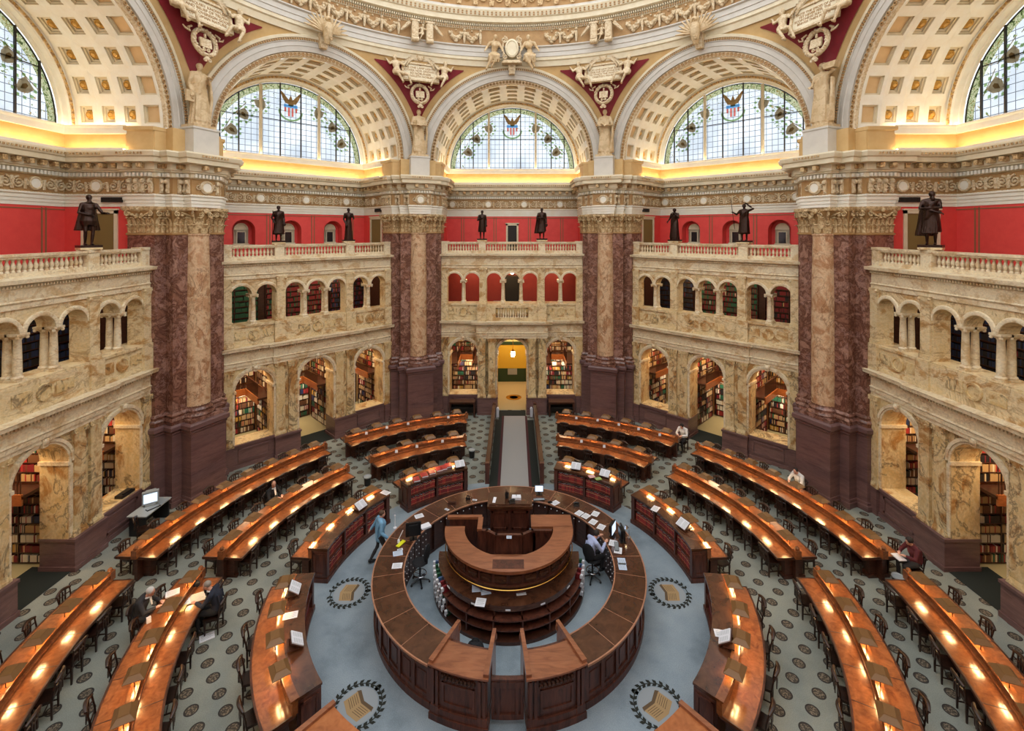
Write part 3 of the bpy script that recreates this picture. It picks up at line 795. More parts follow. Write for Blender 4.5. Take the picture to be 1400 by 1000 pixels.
def make_window(idx, nm, a):
    root = empty('window_%d' % idx, bay_pt(a, 0, YR, VZ), -rad(a), 'half-round leaded window high on the '+WHERE[nm], 'window', None, 'structure')
    o2 = (0, -YR, -VZ)
    def bp(key, name, fn, mats, parent=root):
        if key not in _cache:
            mb = MB(); fn(mb); _cache[key] = mb.mesh(name, mats, o2 if key != 'wp' else (0,-YR,0), None)
        o = link(name, _cache[key], parent)
        return o
    def pane(mb):
        n = 40; P = [(-4.34*math.cos(PI*i/n), YR+.12, VZ+4.34*math.sin(PI*i/n)) for i in range(n+1)]
        mb.add(P, [tuple(range(n+1))])
    p = bp('wp', 'pane', pane, GLASS); p.location = (0,0,-VZ)
    def bars(mb):
        for t in (-3.62,-2.72,-.58,.58,2.72,3.62):
            h = math.sqrt(4.34**2-t*t); mb.box(t-.03,t+.03,YR+.05,YR+.12,VZ,VZ+h)
        mb.archrev(0, VZ, [(4.34,YR+.1),(4.28,YR+.06),(4.28,YR+.13)], 40)
        for z in (2.15,): mb.box(-math.sqrt(4.3**2-z*z),math.sqrt(4.3**2-z*z),YR+.09,YR+.12,VZ+z-.02,VZ+z+.02)
    bp('wbar', 'lead_bars', bars, LEAD)
    for s in (-1,1):
        m_ = bp('wm', 'mullion', lambda mb: mb.box(-.07,.07,YR-.02,YR+.14,VZ,VZ+4.0), CREAM); m_.location = (s*1.63,0,0)
    def eagle(mb):
        y0, y1 = YR+.085, YR+.105
        for s in (-1,1):
            mb.add([(s*.05,y0,VZ+3.35),(s*.5,y0,VZ+3.85),(s*.62,y0,VZ+3.9),(s*.45,y0,VZ+3.45),(s*.3,y0,VZ+3.2),(s*.1,y0,VZ+3.15)], [(0,1,2,3,4,5)])
        mb.add([(-.12,y0,VZ+3.4),(0,y0,VZ+3.72),(.12,y0,VZ+3.4),(.14,y0,VZ+3.05),(-.14,y0,VZ+3.05)], [(0,1,2,3,4)])
    bp('wea', 'eagle_emblem', eagle, G_BRN)
    def sh(mb):
        y = YR+.082
        mb.add([(-.38,y,VZ+3.14),(.38,y,VZ+3.14),(.38,y,VZ+2.96),(-.38,y,VZ+2.96)], [(0,1,2,3)], 0)
        for i in range(7):
            x0 = -.36+.72*i/7; x1 = x0+.72/7; xm = (x0+x1)/2
            zb = 2.42+.38*(abs(xm)/.36)**2
            mb.add([(x0,y,VZ+2.96),(x1,y,VZ+2.96),(x1,y,VZ+zb),(x0,y,VZ+zb)], [(0,1,2,3)], 1 if i % 2 == 0 else 2)
    bp('wsh', 'striped_shield', sh, [G_BLUE, G_RED, G_WHT])
    def gar(mb):
        y = YR+.09
        for k in range(26):
            th = PI*1.0+PI*k/25; c = (.62*math.cos(th), y, VZ+2.72+.5*math.sin(th))
            mb.add([(c[0]-.09,y,c[2]),(c[0],y,c[2]-.06),(c[0]+.09,y,c[2]),(c[0],y,c[2]+.07)], [(0,1,2,3)])
    bp('wga', 'leaf_garland', gar, G_LEAF)
    for k, ang in enumerate((22,41,60.5,119.5,139,158)):
        def shield(mb, ang=ang):
            th = rad(ang); c = Vector((3.3*math.cos(th), YR+.088, VZ+3.3*math.sin(th)))
            ro = Matrix.Translation(c) @ Matrix.Rotation(-(th-PI/2)*.75, 4, 'Y')
            pts = [(-.27,.27),(.27,.27),(.27,-.05),(.14,-.25),(0,-.34),(-.14,-.25),(-.27,-.05)]
            mb.add([ro @ Vector((x,0,z)) for x,z in pts], [tuple(range(7))], 0)
            mb.add([ro @ Vector((x*.84,-.006,z*.84)) for x,z in pts], [tuple(range(7))], 1); mb.add([ro @ Vector(q_) for q_ in ((-.1,-.008,-.02),(0,-.008,-.2),(.1,-.008,-.02),(.06,-.008,.13),(-.06,-.008,.13))], [(0,1,2,3,4)], 0)
            mb.add([ro @ Vector(p) for p in ((-.5,-.004,.20),(.5,-.004,.42),(.5,-.004,.46),(-.5,-.004,.24))], [(0,1,2,3)], 0)
            for q in range(10):
                b = 2*PI*q/10; cc = Vector((.42*math.cos(b), .004, .44*math.sin(b)))
                mb.add([ro @ (cc+Vector(d)) for d in ((-.1,0,0),(0,0,-.08),(.1,0,0),(0,0,.08))], [(0,1,2,3)], 2)
        bp('wsd%d' % k, 'seal_shield', shield, [G_SHD, G_WHT, G_LEAF])
    return root

for nm, a, kind in BAYS: make_bay(nm, a, kind)
for i, (nm, a, kind) in enumerate(BAYS): make_window(i+1, nm, a)
for az, lb in ((-67.5,'rose marble pier with tan column on the left of the hall'),(-22.5,'rose marble pier with tan column left of the back portal'),(22.5,'rose marble pier with tan column right of the back portal'),(67.5,'rose marble pier with tan column on the right of the hall')):
    make_pier(az, lb)

# small niche windows and doors of the gallery
wn = 5
for nm, a, kind in BAYS:
    if kind == 'diag':
        for k, c in enumerate((-2.5,0,2.5)):
            wn += 1
            r = empty('window_%d' % wn, bay_pt(a, c, YR+.6, 10.5), -rad(a), 'arched window in the %s red niche of the %s' % (('left','middle','right')[k], WHERE[nm]), 'window', None, 'structure')
            mb = MB(); mb.archwall(-.34,.34,0,1.12,-.1,-.04,[(0,.16,.5,.12)],8); fr = MB()
            f = MB()
            f.add([(-.36,-.1,0),(.36,-.1,0)]+[(.36*math.cos(PI*i/12),-.1,.84+.36*math.sin(PI*i/12)) for i in range(13)], [tuple(range(15))])
            f.box(-.4,.4,-.13,0,0,.06); f.box(-.36,.36,-.1,-.0,0,.84); f.archrev(0,.84,[(.36,-.0),(.36,-.14),(.3,-.14),(.3,-.1)],12)
            f.box(-.23,-.19,-.13,-.1,.08,.72); f.box(.19,.23,-.13,-.1,.08,.72); f.box(-.23,.23,-.13,-.1,.7,.74)
            f.build('frame', CREAM, r)
            p = MB(); p.box(-.19,.19,-.108,-.1,.08,.7); p.build('pane', GLASSD, r)
            s = MB(); s.box(-.66,.66,-.70,-.55,-.08,0); s.box(-.6,.6,-.62,-.0,-.08,-.0); s.build('sill', CREAM, r)
dn = 0
def door(nm, a, t, y, z, w, h, rot, inner, lb, fw=.14):
    global dn
    dn += 1
    r = empty('door_%d' % dn, bay_pt(a, t, y, z), -rad(a)+rot, lb, 'door', None, 'structure')
    f = MB()
    f.box(-w/2-fw,-w/2,-.06,.02,0,h+fw); f.box(w/2,w/2+fw,-.06,.02,0,h+fw); f.box(-w/2-fw,w/2+fw,-.06,.02,h,h+fw); f.box(-w/2-fw-.05,w/2+fw+.05,-.09,.02,h+fw,h+fw+.06)
    f.build('door_frame', CREAM, r)
    p = MB(); p.box(-w/2,w/2,-.012,.02,0,h); p.build('door_leaf', inner, r)
door('back', 0, 0, YR, 9.88, .62, 1.75, 0, IRON, 'dark door in a cream frame on the red back wall', .12)
door('left', -90, W, 16.75, 9.88, 1.2, 2.1, rad(-90), OLIVE, 'olive door in a cream frame beside the left bronze statue')
door('right', 90, -W, 16.75, 9.88, 1.2, 2.1, rad(90), OLIVE, 'olive door in a cream frame beside the right bronze statue')
door('back_left', -45, W, 16.6, 9.88, 1.2, 2.1, rad(-90), OLIVE, 'olive door in a cream frame at the right end of the back left gallery')
door('back_right', 45, -W, 16.6, 9.88, 1.2, 2.1, rad(90), OLIVE, 'olive door in a cream frame at the left end of the back right gallery')
# ventilation grilles in the architrave
for nm, a, t, rot in (('left',-90,W,-90),('right',90,-W,90),('back_left',-45,W,-90),('back_right',45,-W,90)):
    mb = MB(); mb.box(-.42,.42,-.12,-.02,0,.2)
    for k in range(12): mb.box(-.4+.07*k,-.37+.07*k,-.13,-.12,.02,.18)
    o = mb.build('air_vent', [IRON]); o.location = bay_pt(a, t, 16.2, 12.44); o.rotation_euler = (0,0,-rad(a)+rad(rot))
    tag(o, 'dark slotted air vent in the cream moulding of the '+WHERE[nm], 'vent')

# ------------------------------------------------------------------ pendentives, ring of the dome
def pend_pt(az_rel, f, lift=0.0):
    """az_rel measured from the pier's axis (degrees), f 0..1 from arch to ring"""
    b = 22.5-abs(az_rel); bb = rad(b)
    rr = 14.0/math.cos(bb); t = 14.0*math.tan(bb)
    za = VZ+math.sqrt(max(5.78**2-t*t, 0)) if t < 5.78 else VZ
    z = za+(21.62-za)*f
    r = rr+(13.92-rr)*f
    r -= .0
    return r-lift, z
def make_pendentive(az, label):
    root = empty('trim_1', pol(RHO, az, 15.5), -rad(az), label, 'pendentive', None, 'structure')
    def loc(ar, r, z):
        p = Vector((r*math.sin(rad(ar)), r*math.cos(rad(ar)), z)); return p
    o2 = (0,-RHO,-15.5)
    if 'pend' not in _cache:
        mb = MB(); N, K = 36, 8; vs = []
        for i in range(N+1):
            ar = -22.5+45*i/N
            for j in range(K+1): vs.append(loc(ar, *pend_pt(ar, j/K)))
        mb.add(vs, [(i*(K+1)+j,(i+1)*(K+1)+j,(i+1)*(K+1)+j+1,i*(K+1)+j+1) for i in range(N) for j in range(K)])
        _cache['pend'] = mb.mesh('spandrel', TAN, o2, 60)
        mb = MB(); vs = []; N = 24
        def redrow(i):
            ar = -10.6+21.2*i/N; b = rad(22.5-abs(ar)); t = 14.0*math.tan(b)
            lo = VZ+math.sqrt(max(6.15**2-t*t, 0)); hi = 20.95
            za = VZ+math.sqrt(max(5.78**2-t*t, 0)) if t < 5.78 else VZ
            return ar, max(lo, 17.2), hi, za, 14.0/math.cos(b)
        K = 8
        for i in range(N+1):
            ar, lo, hi, za, rr = redrow(i)
            lo = min(lo, hi-.01)
            for j in range(K+1):
                z = lo+(hi-lo)*j/K; f = (z-za)/(21.62-za); r = rr+(13.92-rr)*f-.05
                vs.append(loc(ar, r, z))
        mb.add(vs, [(i*(K+1)+j,(i+1)*(K+1)+j,(i+1)*(K+1)+j+1,i*(K+1)+j+1) for i in range(N) for j in range(K)])
        _cache['pendr'] = mb.mesh('crimson_field', REDP, o2, 60)
    link('spandrel', _cache['pend'], root); link('crimson_field', _cache['pendr'], root)
    return root
for az, lb in ((-67.5,'curved spandrel with crimson field above the left pier'),(-22.5,'curved spandrel with crimson field above the back left pier'),(22.5,'curved spandrel with crimson field above the back right pier'),(67.5,'curved spandrel with crimson field above the right pier')):
    make_pendentive(az, lb).name = 'trim_%d' % {-67.5:1,-22.5:2,22.5:3,67.5:4}[az]

ring = empty('ceiling_ring', (0,0,21.6), 0, 'round cornice ring at the foot of the dome', 'ceiling', None, 'structure')
def rl(prof, m, mats, name, n=150):
    mb = MB(); mb.lathe(prof, n, 0, 0, rad(90-112), rad(90+112), m); return mb.build(name, mats, ring, (0,0,-21.6), 35)
rl([(13.98,21.2),(13.92,21.5),(13.84,21.55),(13.84,21.72)], 0, [CREAM], 'lower_band')
rl([(13.84,21.72),(13.80,21.74),(13.80,21.98),(13.76,22.0),(13.76,22.24),(13.66,22.30),(13.66,22.36),(13.80,22.38)], 0, [GREYP], 'fascia_band')
rl([(13.80,22.38),(13.80,23.30)], 0, [ORND], 'garland_frieze')
def cor(mb):
    mb.lathe([(13.80,23.30),(13.72,23.33),(13.72,23.62),(13.5,23.66),(13.45,23.7),(13.45,23.98),(13.38,24.02),(13.32,24.3),(13.3,24.34),(13.6,24.5),(13.7,24.55)], 150, 0, 0, rad(-22), rad(202), 0)
    n = 420
    for i in range(n):
        az = -112+224*(i+.5)/n; M = Matrix.Rotation(-rad(az),4,'Z')
        mb.box(-.025,.025,13.62,13.72,23.36,23.46,1,M); mb.box(-.03,.03,13.58,13.72,23.5,23.62,0,M)
        if i % 2 == 0:
            mb.box(-.045,.045,13.31,13.37,24.06,24.13,1,M); mb.box(-.045,.045,13.29,13.34,24.18,24.25,1,M)
mb = MB(); cor(mb); mb.build('ring_cornice', [CREAM, ORND], ring, (0,0,-21.6), 35)
rl([(13.7,24.55),(13.72,24.7)], 0, [GREYP], 'upper_band')
rl([(13.72,24.7),(13.6,26.2)], 0, [ORND], 'upper_frieze')
mb = MB()
for i in range(56):
    az = -112+224*(i+.5)/56; M = Matrix.Rotation(-rad(az),4,'Z')
    if abs(az) < 6.5 or min(abs(az-q) for q in (-67.5,-22.5,22.5,67.5)) < 5: continue
    pts = [M @ Vector((-.42+.84*k/8, 13.74, 23.1-.42*math.sin(PI*k/8))) for k in range(9)]
    mb.tube(pts, [.07+.10*math.sin(PI*k/8) for k in range(9)], 7)
    for k in range(1,8):
        mb.ball(pts[k]+ (M @ Vector((R.uniform(-.05,.05),-.11,R.uniform(-.09,.09)))), .095, n=5, k=4)
    mb.ball(M @ Vector((0,13.68,22.55)), .12,.08,.12,n=6,k=4); mb.ball(M @ Vector((-.25,13.74,23.05)), .09, n=5, k=4); mb.ball(M @ Vector((.25,13.74,23.05)), .09, n=5, k=4)
    mb.tube([M @ Vector((.5,13.74,23.22)), M @ Vector((.5,13.68,22.9)), M @ Vector((.5,13.72,22.45))], [.05,.1,.05], 6)
    mb.ball(M @ Vector((.5,13.66,23.2)), .09, n=6, k=4)
    mb.ball(M @ Vector((0,13.74,23.2)), .06, n=5, k=4)
mb.build('garland', ORNC, ring, (0,0,-21.6), 50)
mb = MB()
for i in range(110):
    az = -112+224*(i+.5)/110; M = Matrix.Rotation(-rad(az),4,'Z')
    c = M @ Vector((0,13.62,25.2)); ux = M.to_3x3() @ Vector((1,0,0)); o = M.to_3x3() @ Vector((0,-1,0))
    if i % 2: spiral(mb, c, .26, 1, ux, .055); mb.ball(c+Vector((0,0,.0)), .08, n=5, k=4)
    else:
        leafstrip(mb, c-Vector((0,0,.45)), ux, o, .3, .6, .12); spiral(mb, c+Vector((0,0,.15)), .2, -1, ux, .045)
mb.build('scroll_relief', ORN, ring, (0,0,-21.6), 50)
# ------------------------------------------------------------------ floor, corridor and the stacks behind the arches
def at(px, py, z):
    d = FPX*(CH-z)/(py-PY); return Vector((CX+(px-PX)*d/FPX, d-CD, z))
fl = MB(); fl.lathe([(0,0),(21.5,0)], 64); fl.lathe([(0,-.3),(21.5,-.3)], 64)
tag(fl.build('floor', CARPET), 'pale green and grey carpet with dark round dots', 'floor', kind='structure')

def slat(mb, x0,x1,y0,y1,z0,z1,m=0): mb.box(x0,x1,y0,y1,z0,z1,m)
BOOKS = MB()
def bookrow(M, L, z, hmax, dep=.2, pal=None, gap=.05):
    x = 0
    base = R.randrange(10)
    while x < L-.03:
        run = R.uniform(.25,.9); c = R.choice(pal) if pal else R.choice((0,0,1,2,2,5,6,6,6,7,7,5,2,3,4,8)); hh = hmax*R.uniform(.7,.95); wv = R.uniform(.028,.055)
        e = min(L, x+run)
        while x+wv < e:
            w = wv*R.uniform(.9,1.1); h = min(hmax*.97, hh*R.uniform(.94,1.04))
            cc = c if R.random() < .7 else R.choice((0,2,5,6,7,1,6,5))
            if pal and R.random() > .08: cc = R.choice(pal)
            BOOKS.box(x, x+w*.94, 0, -dep, z, z+h, cc, M); x += w
        x += gap*R.random()
def case(name, parent_loc, a, M, L, z0, n, hs, depth, label, mats=EDGEW, group=None, pal=None, fill=True, skip=()):
    """an open bookcase; local x along it, +y out of it"""
    root = empty(name, parent_loc, 0, label, 'bookcase', group)
    inv = Vector(parent_loc)
    H = n*hs+.06
    b = MB(); b.box(-.03,0,-depth,.02,z0,z0+H,0,M); b.box(L,L+.03,-depth,.02,z0,z0+H,0,M); b.box(-.03,L+.03,-depth-.03,-depth,z0,z0+H,0,M)
    k = max(1, int(round(L/.95)))
    for i in range(1,k): b.box(L*i/k-.02,L*i/k+.02,-depth,.02,z0,z0+H,0,M)
    b.build('case', mats, root, -inv)
    for i in range(n+1):
        s = MB(); s.box(0,L,-depth,.015,z0+i*hs-.0,z0+i*hs+.03,0,M); s.build('shelf', mats, root, -inv)
    if fill:
        for i in range(n):
            if i in skip: continue
            for j in range(k): bookrow(M @ Matrix.Translation((L*j/k+.025,.0,0)), L/k-.05, z0+i*hs+.031, hs-.045, depth-.04, pal)
    return root
def bayM(a): return Matrix.Translation(pol(0,0)) @ Matrix.Rotation(-rad(a),4,'Z')
OAK = wood('oak_gallery_front', C(150,84,42), C(176,104,56), C(190,120,70), .35)
for nm, a, kind in BAYS:
    B = bayM(a); sd = WHERE[nm]
    root = empty('floor_'+nm, bay_pt(a,0,17,0), -rad(a), 'floors behind the arches of the '+sd, 'floor', None, 'structure')
    o2 = (0,-17,0)
    m = MB(); m.box(-4.56,4.56,15.0,21 if kind == 'back' else 19.2,.005,.012); m.build('stack_floor', TANC, root, o2)
    m = MB(); m.box(-4.56,4.56,15.5,19.3,5.0,6.0); m.build('upper_floor', TANC, root, o2)
    if kind != 'back':
        m = MB(); m.box(-1.1,1.1,14.5,16.0,.012,.02); m.build('door_mat', DKMAT, root, o2)
    w = empty('wall_stacks_'+nm, bay_pt(a,0,19.0,0), -rad(a), 'wall behind the bookstacks of the '+sd, 'wall', None, 'structure')
    o3 = (0,-19,0)
    m = MB()
    if kind == 'back':
        m.box(-5,-1.2,18.9,19.1,0,5); m.box(1.2,5,18.9,19.1,0,5)
    else: m.box(-5,5,18.9,19.1,0,5)
    m.build('back_wall', TAN, w, o3)
    m = MB(); m.box(-5,5,17.55,17.7,6.0,9.7); m.build('upper_back_wall', REDD if kind == 'back' else EDGEW, w, o3)
    # bookstacks in three compartments, two tiers
    comps = [(-4.24,-1.80),(-1.22,1.22),(1.80,4.24)]
    for ci, (x0, x1) in enumerate(comps):
        cn = ('left','middle','right')[ci]
        if kind == 'back' and ci == 1: continue
        L = x1-x0
        Ms = [('rear', B @ Matrix.Translation((x1,18.75,0)) @ Matrix.Rotation(PI,4,'Z'), L),
              ('right', B @ Matrix.Translation((x1+.02,15.7,0)) @ Matrix.Rotation(PI/2,4,'Z'), 2.7),
              ('left', B @ Matrix.Translation((x0-.02,18.4,0)) @ Matrix.Rotation(-PI/2,4,'Z'), 2.7)]
        for wn_, M, LL in Ms:
            loc = M @ Vector((LL/2,0,0)); loc.z = 0
            if not (shown(bay_pt(a,(x0+x1)/2,15.5,2), 30, 60)): continue
            case('bookcase', loc, a, M, LL, .05, 7, .33, .21, '%s lower tier bookcase behind the %s ground arch, %s' % (wn_, cn, sd))
            case('bookcase', (loc.x,loc.y,2.75), a, M, LL, 2.78, 6, .32, .21, '%s upper tier bookcase behind the %s ground arch, %s' % (wn_, cn, sd))
        # deck of the upper tier with its oak front
        if shown(bay_pt(a,(x0+x1)/2,15.5,2), 30, 60):
            d = empty('stack_gallery', bay_pt(a,(x0+x1)/2,18.0,2.5), -rad(a), 'oak fronted book gallery behind the %s ground arch, %s' % (cn, sd), 'gallery')
            of = (-(x0+x1)/2,-18.0,-2.5)
            m = MB(); m.box(x0,x1,17.75,18.75,2.62,2.72); m.box(x0,x0+.75,15.7,17.75,2.62,2.72); m.box(x1-.75,x1,15.7,17.75,2.62,2.72); m.build('deck', EDGEW, d, of)
            m = MB(); m.box(x0+.7,x1-.7,17.7,17.76,2.42,2.78); m.box(x0+.7,x0+.76,15.7,17.7,2.42,2.78); m.box(x1-.76,x1-.7,15.7,17.7,2.42,2.78); m.build('fascia', OAK, d, of)
            m = MB(); m.box(x0+.7,x1-.7,17.7,17.74,3.45,3.5); m.box(x0+.7,x0+.74,15.7,17.7,3.45,3.5); m.box(x1-.74,x1-.7,15.7,17.7,3.45,3.5)
            for i in range(int((L-1.4)/.11)): m.box(x0+.75+.11*i,x0+.77+.11*i,17.71,17.73,2.78,3.46)
            for i in range(18):
                for xx in (x0+.72,x1-.72): m.box(xx-.01,xx+.01,15.75+.105*i,15.77+.105*i,2.78,3.46)
            m.build('railing', EDGEW, d, of)
    for s in (-1,1):
        m = MB(); m.box(s*1.51-.26,s*1.51+.26,15.56,15.66,0,5.0); m.box(s*1.51-.012,s*1.51+.012,15.66,18.9,0,5.0); m.build('stack_partition', OAK, w, o3)
    # upper gallery bookcases
    if kind != 'back':
        for k, (x0, x1, pal) in enumerate(((-4.3,-2.0,(4,4,4,4)),(-1.6,1.6,(4,0,0,0)),(2.0,4.3,(5,5,0,3)))):
            if kind == 'side': pal = (3,5,3,5)
            if nm == 'back_right': pal = ((5,5,3,5),(4,4,0,0),(0,0,5,0))[k]
            M = B @ Matrix.Translation((x1,17.45,0)) @ Matrix.Rotation(PI,4,'Z')
            loc = M @ Vector(((x1-x0)/2,0,0)); loc.z = 6.0
            if not shown(bay_pt(a,(x0+x1)/2,15.5,7.5), 30, 60): continue
            pal2 = pal if k != 1 else pal
            case('bookcase', loc, a, M, x1-x0, 6.02, 9, .3, .24, 'tall bookcase behind the %s upper arches, %s' % (('left','middle','right')[k], sd), pal=pal)
    for s in (-1,1):
        m = MB(); m.box(s*4.45-.1,s*4.45+.1,15.5,17.6,6.0,9.7); m.build('upper_side_wall', EDGEW, w, o3)
bs = BOOKS.build('shelved_books', BOOKC); tag(bs, 'rows of mixed books filling the bookcases behind the marble arches', 'books', kind='stuff')

# portal behind the middle arch of the back wall
w = empty('wall_portal', (0,20.6,0), 0, 'yellow vestibule wall seen through the middle arch of the back wall', 'wall', None, 'structure')
o3 = (0,-20.6,0)
m = MB(); m.box(-1.3,-1.2,15.5,20.7,0,5); m.box(1.2,1.3,15.5,20.7,0,5); m.build('side_walls', GOLD, w, o3)
m = MB(); m.box(-1.3,1.3,20.6,20.7,2.95,5); m.build('upper_wall', GREENL, w, o3)
m = MB(); m.box(-1.3,1.3,20.55,20.7,1.0,2.75); m.build('yellow_panel', YELL, w, o3)
m = MB(); m.box(-1.3,1.3,20.52,20.7,.0,1.0); m.box(-1.3,1.3,20.52,20.7,2.75,2.98); m.build('green_band', GREEN, w, o3)
m = MB(); m.box(-.35,.35,20.48,20.52,.55,.98); m.build('notice_board', GREYPL, w, o3)
m = MB()
for i in range(12):
    m.add([(-.9*math.cos(PI*i/12),20.54,3.65+.9*math.sin(PI*i/12)),(-.9*math.cos(PI*(i+1)/12),20.54,3.65+.9*math.sin(PI*(i+1)/12)),(0,20.54,3.65)], [(0,1,2)])
m.build('gold_lunette', GOLD, w, o3)
m = MB(); m.lathe([(.28,.022),(.42,.024),(.52,.022)], 32, .1, 17.2); m.lathe([(0,.022),(.12,.022)], 24, .1, 17.2)
tag(m.build('floor_seal', BRASS), 'round brass seal set in the tan vestibule floor behind the portal', 'floor seal')
# hanging lantern in the portal
ln = empty('hanging_lantern', (.05,15.9,3.3), 0, 'lit glass lantern hanging in the middle portal arch', 'lantern')
m = MB(); m.lathe([(.10,-.18),(.13,-.1),(.13,.12),(.09,.18)], 12); m.build('glass_shade', LANT, ln)
m = MB(); m.tube([(0,0,.18),(0,0,1.1)], .012, 6); m.lathe([(.14,.16),(.05,.26),(.0,.3)], 12); m.lathe([(0,-.3),(.06,-.22),(.13,-.17)], 12); m.build('brass_frame', BRASS, ln)
# gallery lanterns seen in the upper arches
for nm, a, t in (('back',0,-3.1),('back',0,0.0),('back',0,3.1),('back_left',-45,2.3),('back_right',45,-2.3)):
    r = empty('ceiling_lantern', bay_pt(a,t,16.4,8.55), -rad(a), 'glowing lantern above the %s of the upper arcade on the %s' % ({-3.1:'left pair',0.0:'middle arch',3.1:'right pair',2.3:'right pair',-2.3:'left pair'}[t], WHERE[nm]), 'lantern')
    m = MB(); m.lathe([(.0,-.16),(.1,-.1),(.13,.02),(.08,.1)], 12); m.build('glass_shade', LANT, r)
    m = MB(); m.lathe([(.1,.1),(.03,.16),(.02,.5)], 8); m.build('brass_stem', BRASS, r)
# door of the back upper gallery, in the middle
r = empty('door_7', (0,17.55,6.0), 0, 'dark doorway behind the middle upper arch of the back wall', 'door', None, 'structure')
m = MB(); m.box(-.5,.5,-.03,.0,0,2.15); m.build('door_leaf', IRON, r)
m = MB(); m.box(-.58,-.5,-.06,0,0,2.2); m.box(.5,.58,-.06,0,0,2.2); m.box(-.58,.58,-.06,0,2.15,2.25); m.build('door_frame', EDGEW, r)
for t in (-.95,.98):
    b = empty('gallery_bench', (t,17.2,6.0), 0, 'pale bench behind the %s upper arch of the back wall' % ('third' if t < 0 else 'fifth'), 'bench')
    m = MB(); m.box(-.32,.32,-.2,.2,.38,.5); m.build('seat', GREYPL, b)
    m = MB()
    for q in (-.27,.27): m.box(q-.03,q+.03,-.18,.18,0,.38)
    m.build('leg', EDGEW, b)

# aisle from the ring desk to the portal, between low walls
m = MB(); m.box(-.47,.79,6.05,14.0,.012,.016)
tag(m.build('carpet_runner', mat('grey_runner', C(150,148,146), .95)), 'plain grey carpet runner along the aisle to the portal', 'runner')
m = MB(); m.box(-.8,.84,13.4,14.9,.004,.009); m.box(-.97,1.29,5.75,13.4,.004,.0085); m.box(-.6,-.47,6.05,14.0,.009,.014,1); m.box(.79,.92,6.05,14.0,.009,.014,1)
tag(m.build('aisle_carpet', [DKMAT, mat('oxblood_border', C(66,26,30), .95)]), 'dark green aisle carpet with oxblood edging under the grey runner', 'carpet')
for s, lb in ((-1,'left'),(1,'right')):
    x = .16+s*1.22
    r = empty('aisle_partition', (x,10,0), 0, 'low panelled wooden partition along the %s of the portal aisle' % lb, 'partition')
    m = MB(); m.box(-.06,.06,-3.6,3.75,0,.8)
    for i in range(9):
        for q in (-1,1): m.box(q*.06-.015,q*.06+.015,-3.5+.8*i,-2.9+.8*i,.15,.68)
    m.build('panel', DKWOOD, r)
    m = MB(); m.box(-.1,.1,-3.65,3.8,.8,.86); m.build('cap_rail', DKTOP, r)
    for yy in (-3.6,3.75):
        m = MB(); m.box(-.09,.09,yy-.09,yy+.09,0,.92); m.build('newel_post', DKWOOD, r)
    m = MB(); m.box(-.08,.08,-.1,.1,0,.5); m.box(-.05,.05,-.1,.1,.5,.55)
    o = m.build('white_sign_stand', PAPER); o.location = (.16+s*1.02,13.9,.01); tag(o, 'small white stand at the portal end of the %s aisle partition' % lb, 'stand')
# consoles under the side arches of the back wall
for s, lb in ((-1,'left'),(1,'right')):
    r = empty('console_table', (s*3.0,14.1,0), 0, 'dark wooden console below the %s arch of the back wall' % lb, 'console')
    m = MB(); m.box(-.78,.78,-.32,.3,.86,.92); m.box(-.74,.74,-.28,.28,.8,.86); m.build('top', EDGEW, r)
    m = MB(); m.box(-.72,.72,.2,.27,.1,.8); m.box(-.72,.72,-.26,.27,.52,.58); m.build('back_panel', BLACK, r)
    for q in (-.72,.72):
        m = MB(); m.box(q-.05,q+.05,-.27,.27,0,.86); m.build('side', EDGEW, r)
# woven laurel medallions in the carpet round the ring desk
LEAFM = mat('carpet_laurel', C(36,38,32), .95); BOOKM = mat('carpet_book', C(166,136,96), .95); BOOKL = mat('carpet_book_line', C(96,76,54), .95); SPOT = mat('carpet_grey_spot', C(148,154,158), .95)
for az, lb in ((-90,'left of the ring desk'),(90,'right of the ring desk'),(-134.6,'in front on the left of the ring desk'),(134.6,'in front on the right of the ring desk')):
    p = pol(5.0, az, .003)
    r = empty('carpet_medallion', p, -rad(az)+PI, 'woven laurel wreath with an open book, '+lb, 'medallion')
    m = MB(); m.lathe([(0,0),(.46,0)], 32); m.build('pale_ground', SPOT, r)
    m = MB()
    for k in range(24):
        b = 2*PI*k/24; 
        for sgn in (-1,1):
            dirr = -1 if k < 12 else 1
            c = Vector((.56*math.sin(b),.56*math.cos(b),.002)); u = Vector((math.cos(b)*dirr,-math.sin(b)*dirr,0)); n_ = Vector((math.sin(b),math.cos(b),0))*sgn
            tip = c+u*.12+n_*.09
            m.add([c, c+u*.09+n_*.01, tip, c+u*.03+n_*.075], [(0,1,2,3)])
        m.add([(.57*math.sin(b),.57*math.cos(b),.0015),(.57*math.sin(b+.27),.57*math.cos(b+.27),.0015),(.545*math.sin(b+.27),.545*math.cos(b+.27),.0015),(.545*math.sin(b),.545*math.cos(b),.0015)], [(0,1,2,3)])
    m.build('laurel_wreath', LEAFM, r)
    m = MB()
    m.add([(-.33,-.2,.002),(.0,-.28,.002),(.33,-.2,.002),(.33,.16,.002),(.0,.08,.002),(-.33,.16,.002)], [(0,1,2,3,4,5)], 0)
    m.add([(-.36,.14,.0025),(-.3,.24,.0025),(0,.16,.0025),(.3,.24,.0025),(.36,.14,.0025),(.33,.16,.0025),(0,.08,.0025),(-.33,.16,.0025)], [(0,1,2,6,7),(2,3,4,5,6)], 1)
    for i in range(5):
        for s in (-1,1):
            y = -.16+.05*i
            m.add([(s*.04,y-.01-.0,.003),(s*.29,y+.055,.003),(s*.29,y+.068,.003),(s*.04,y+.004,.003)], [(0,1,2,3)], 1)
    m.build('open_book', [BOOKM, BOOKL], r)
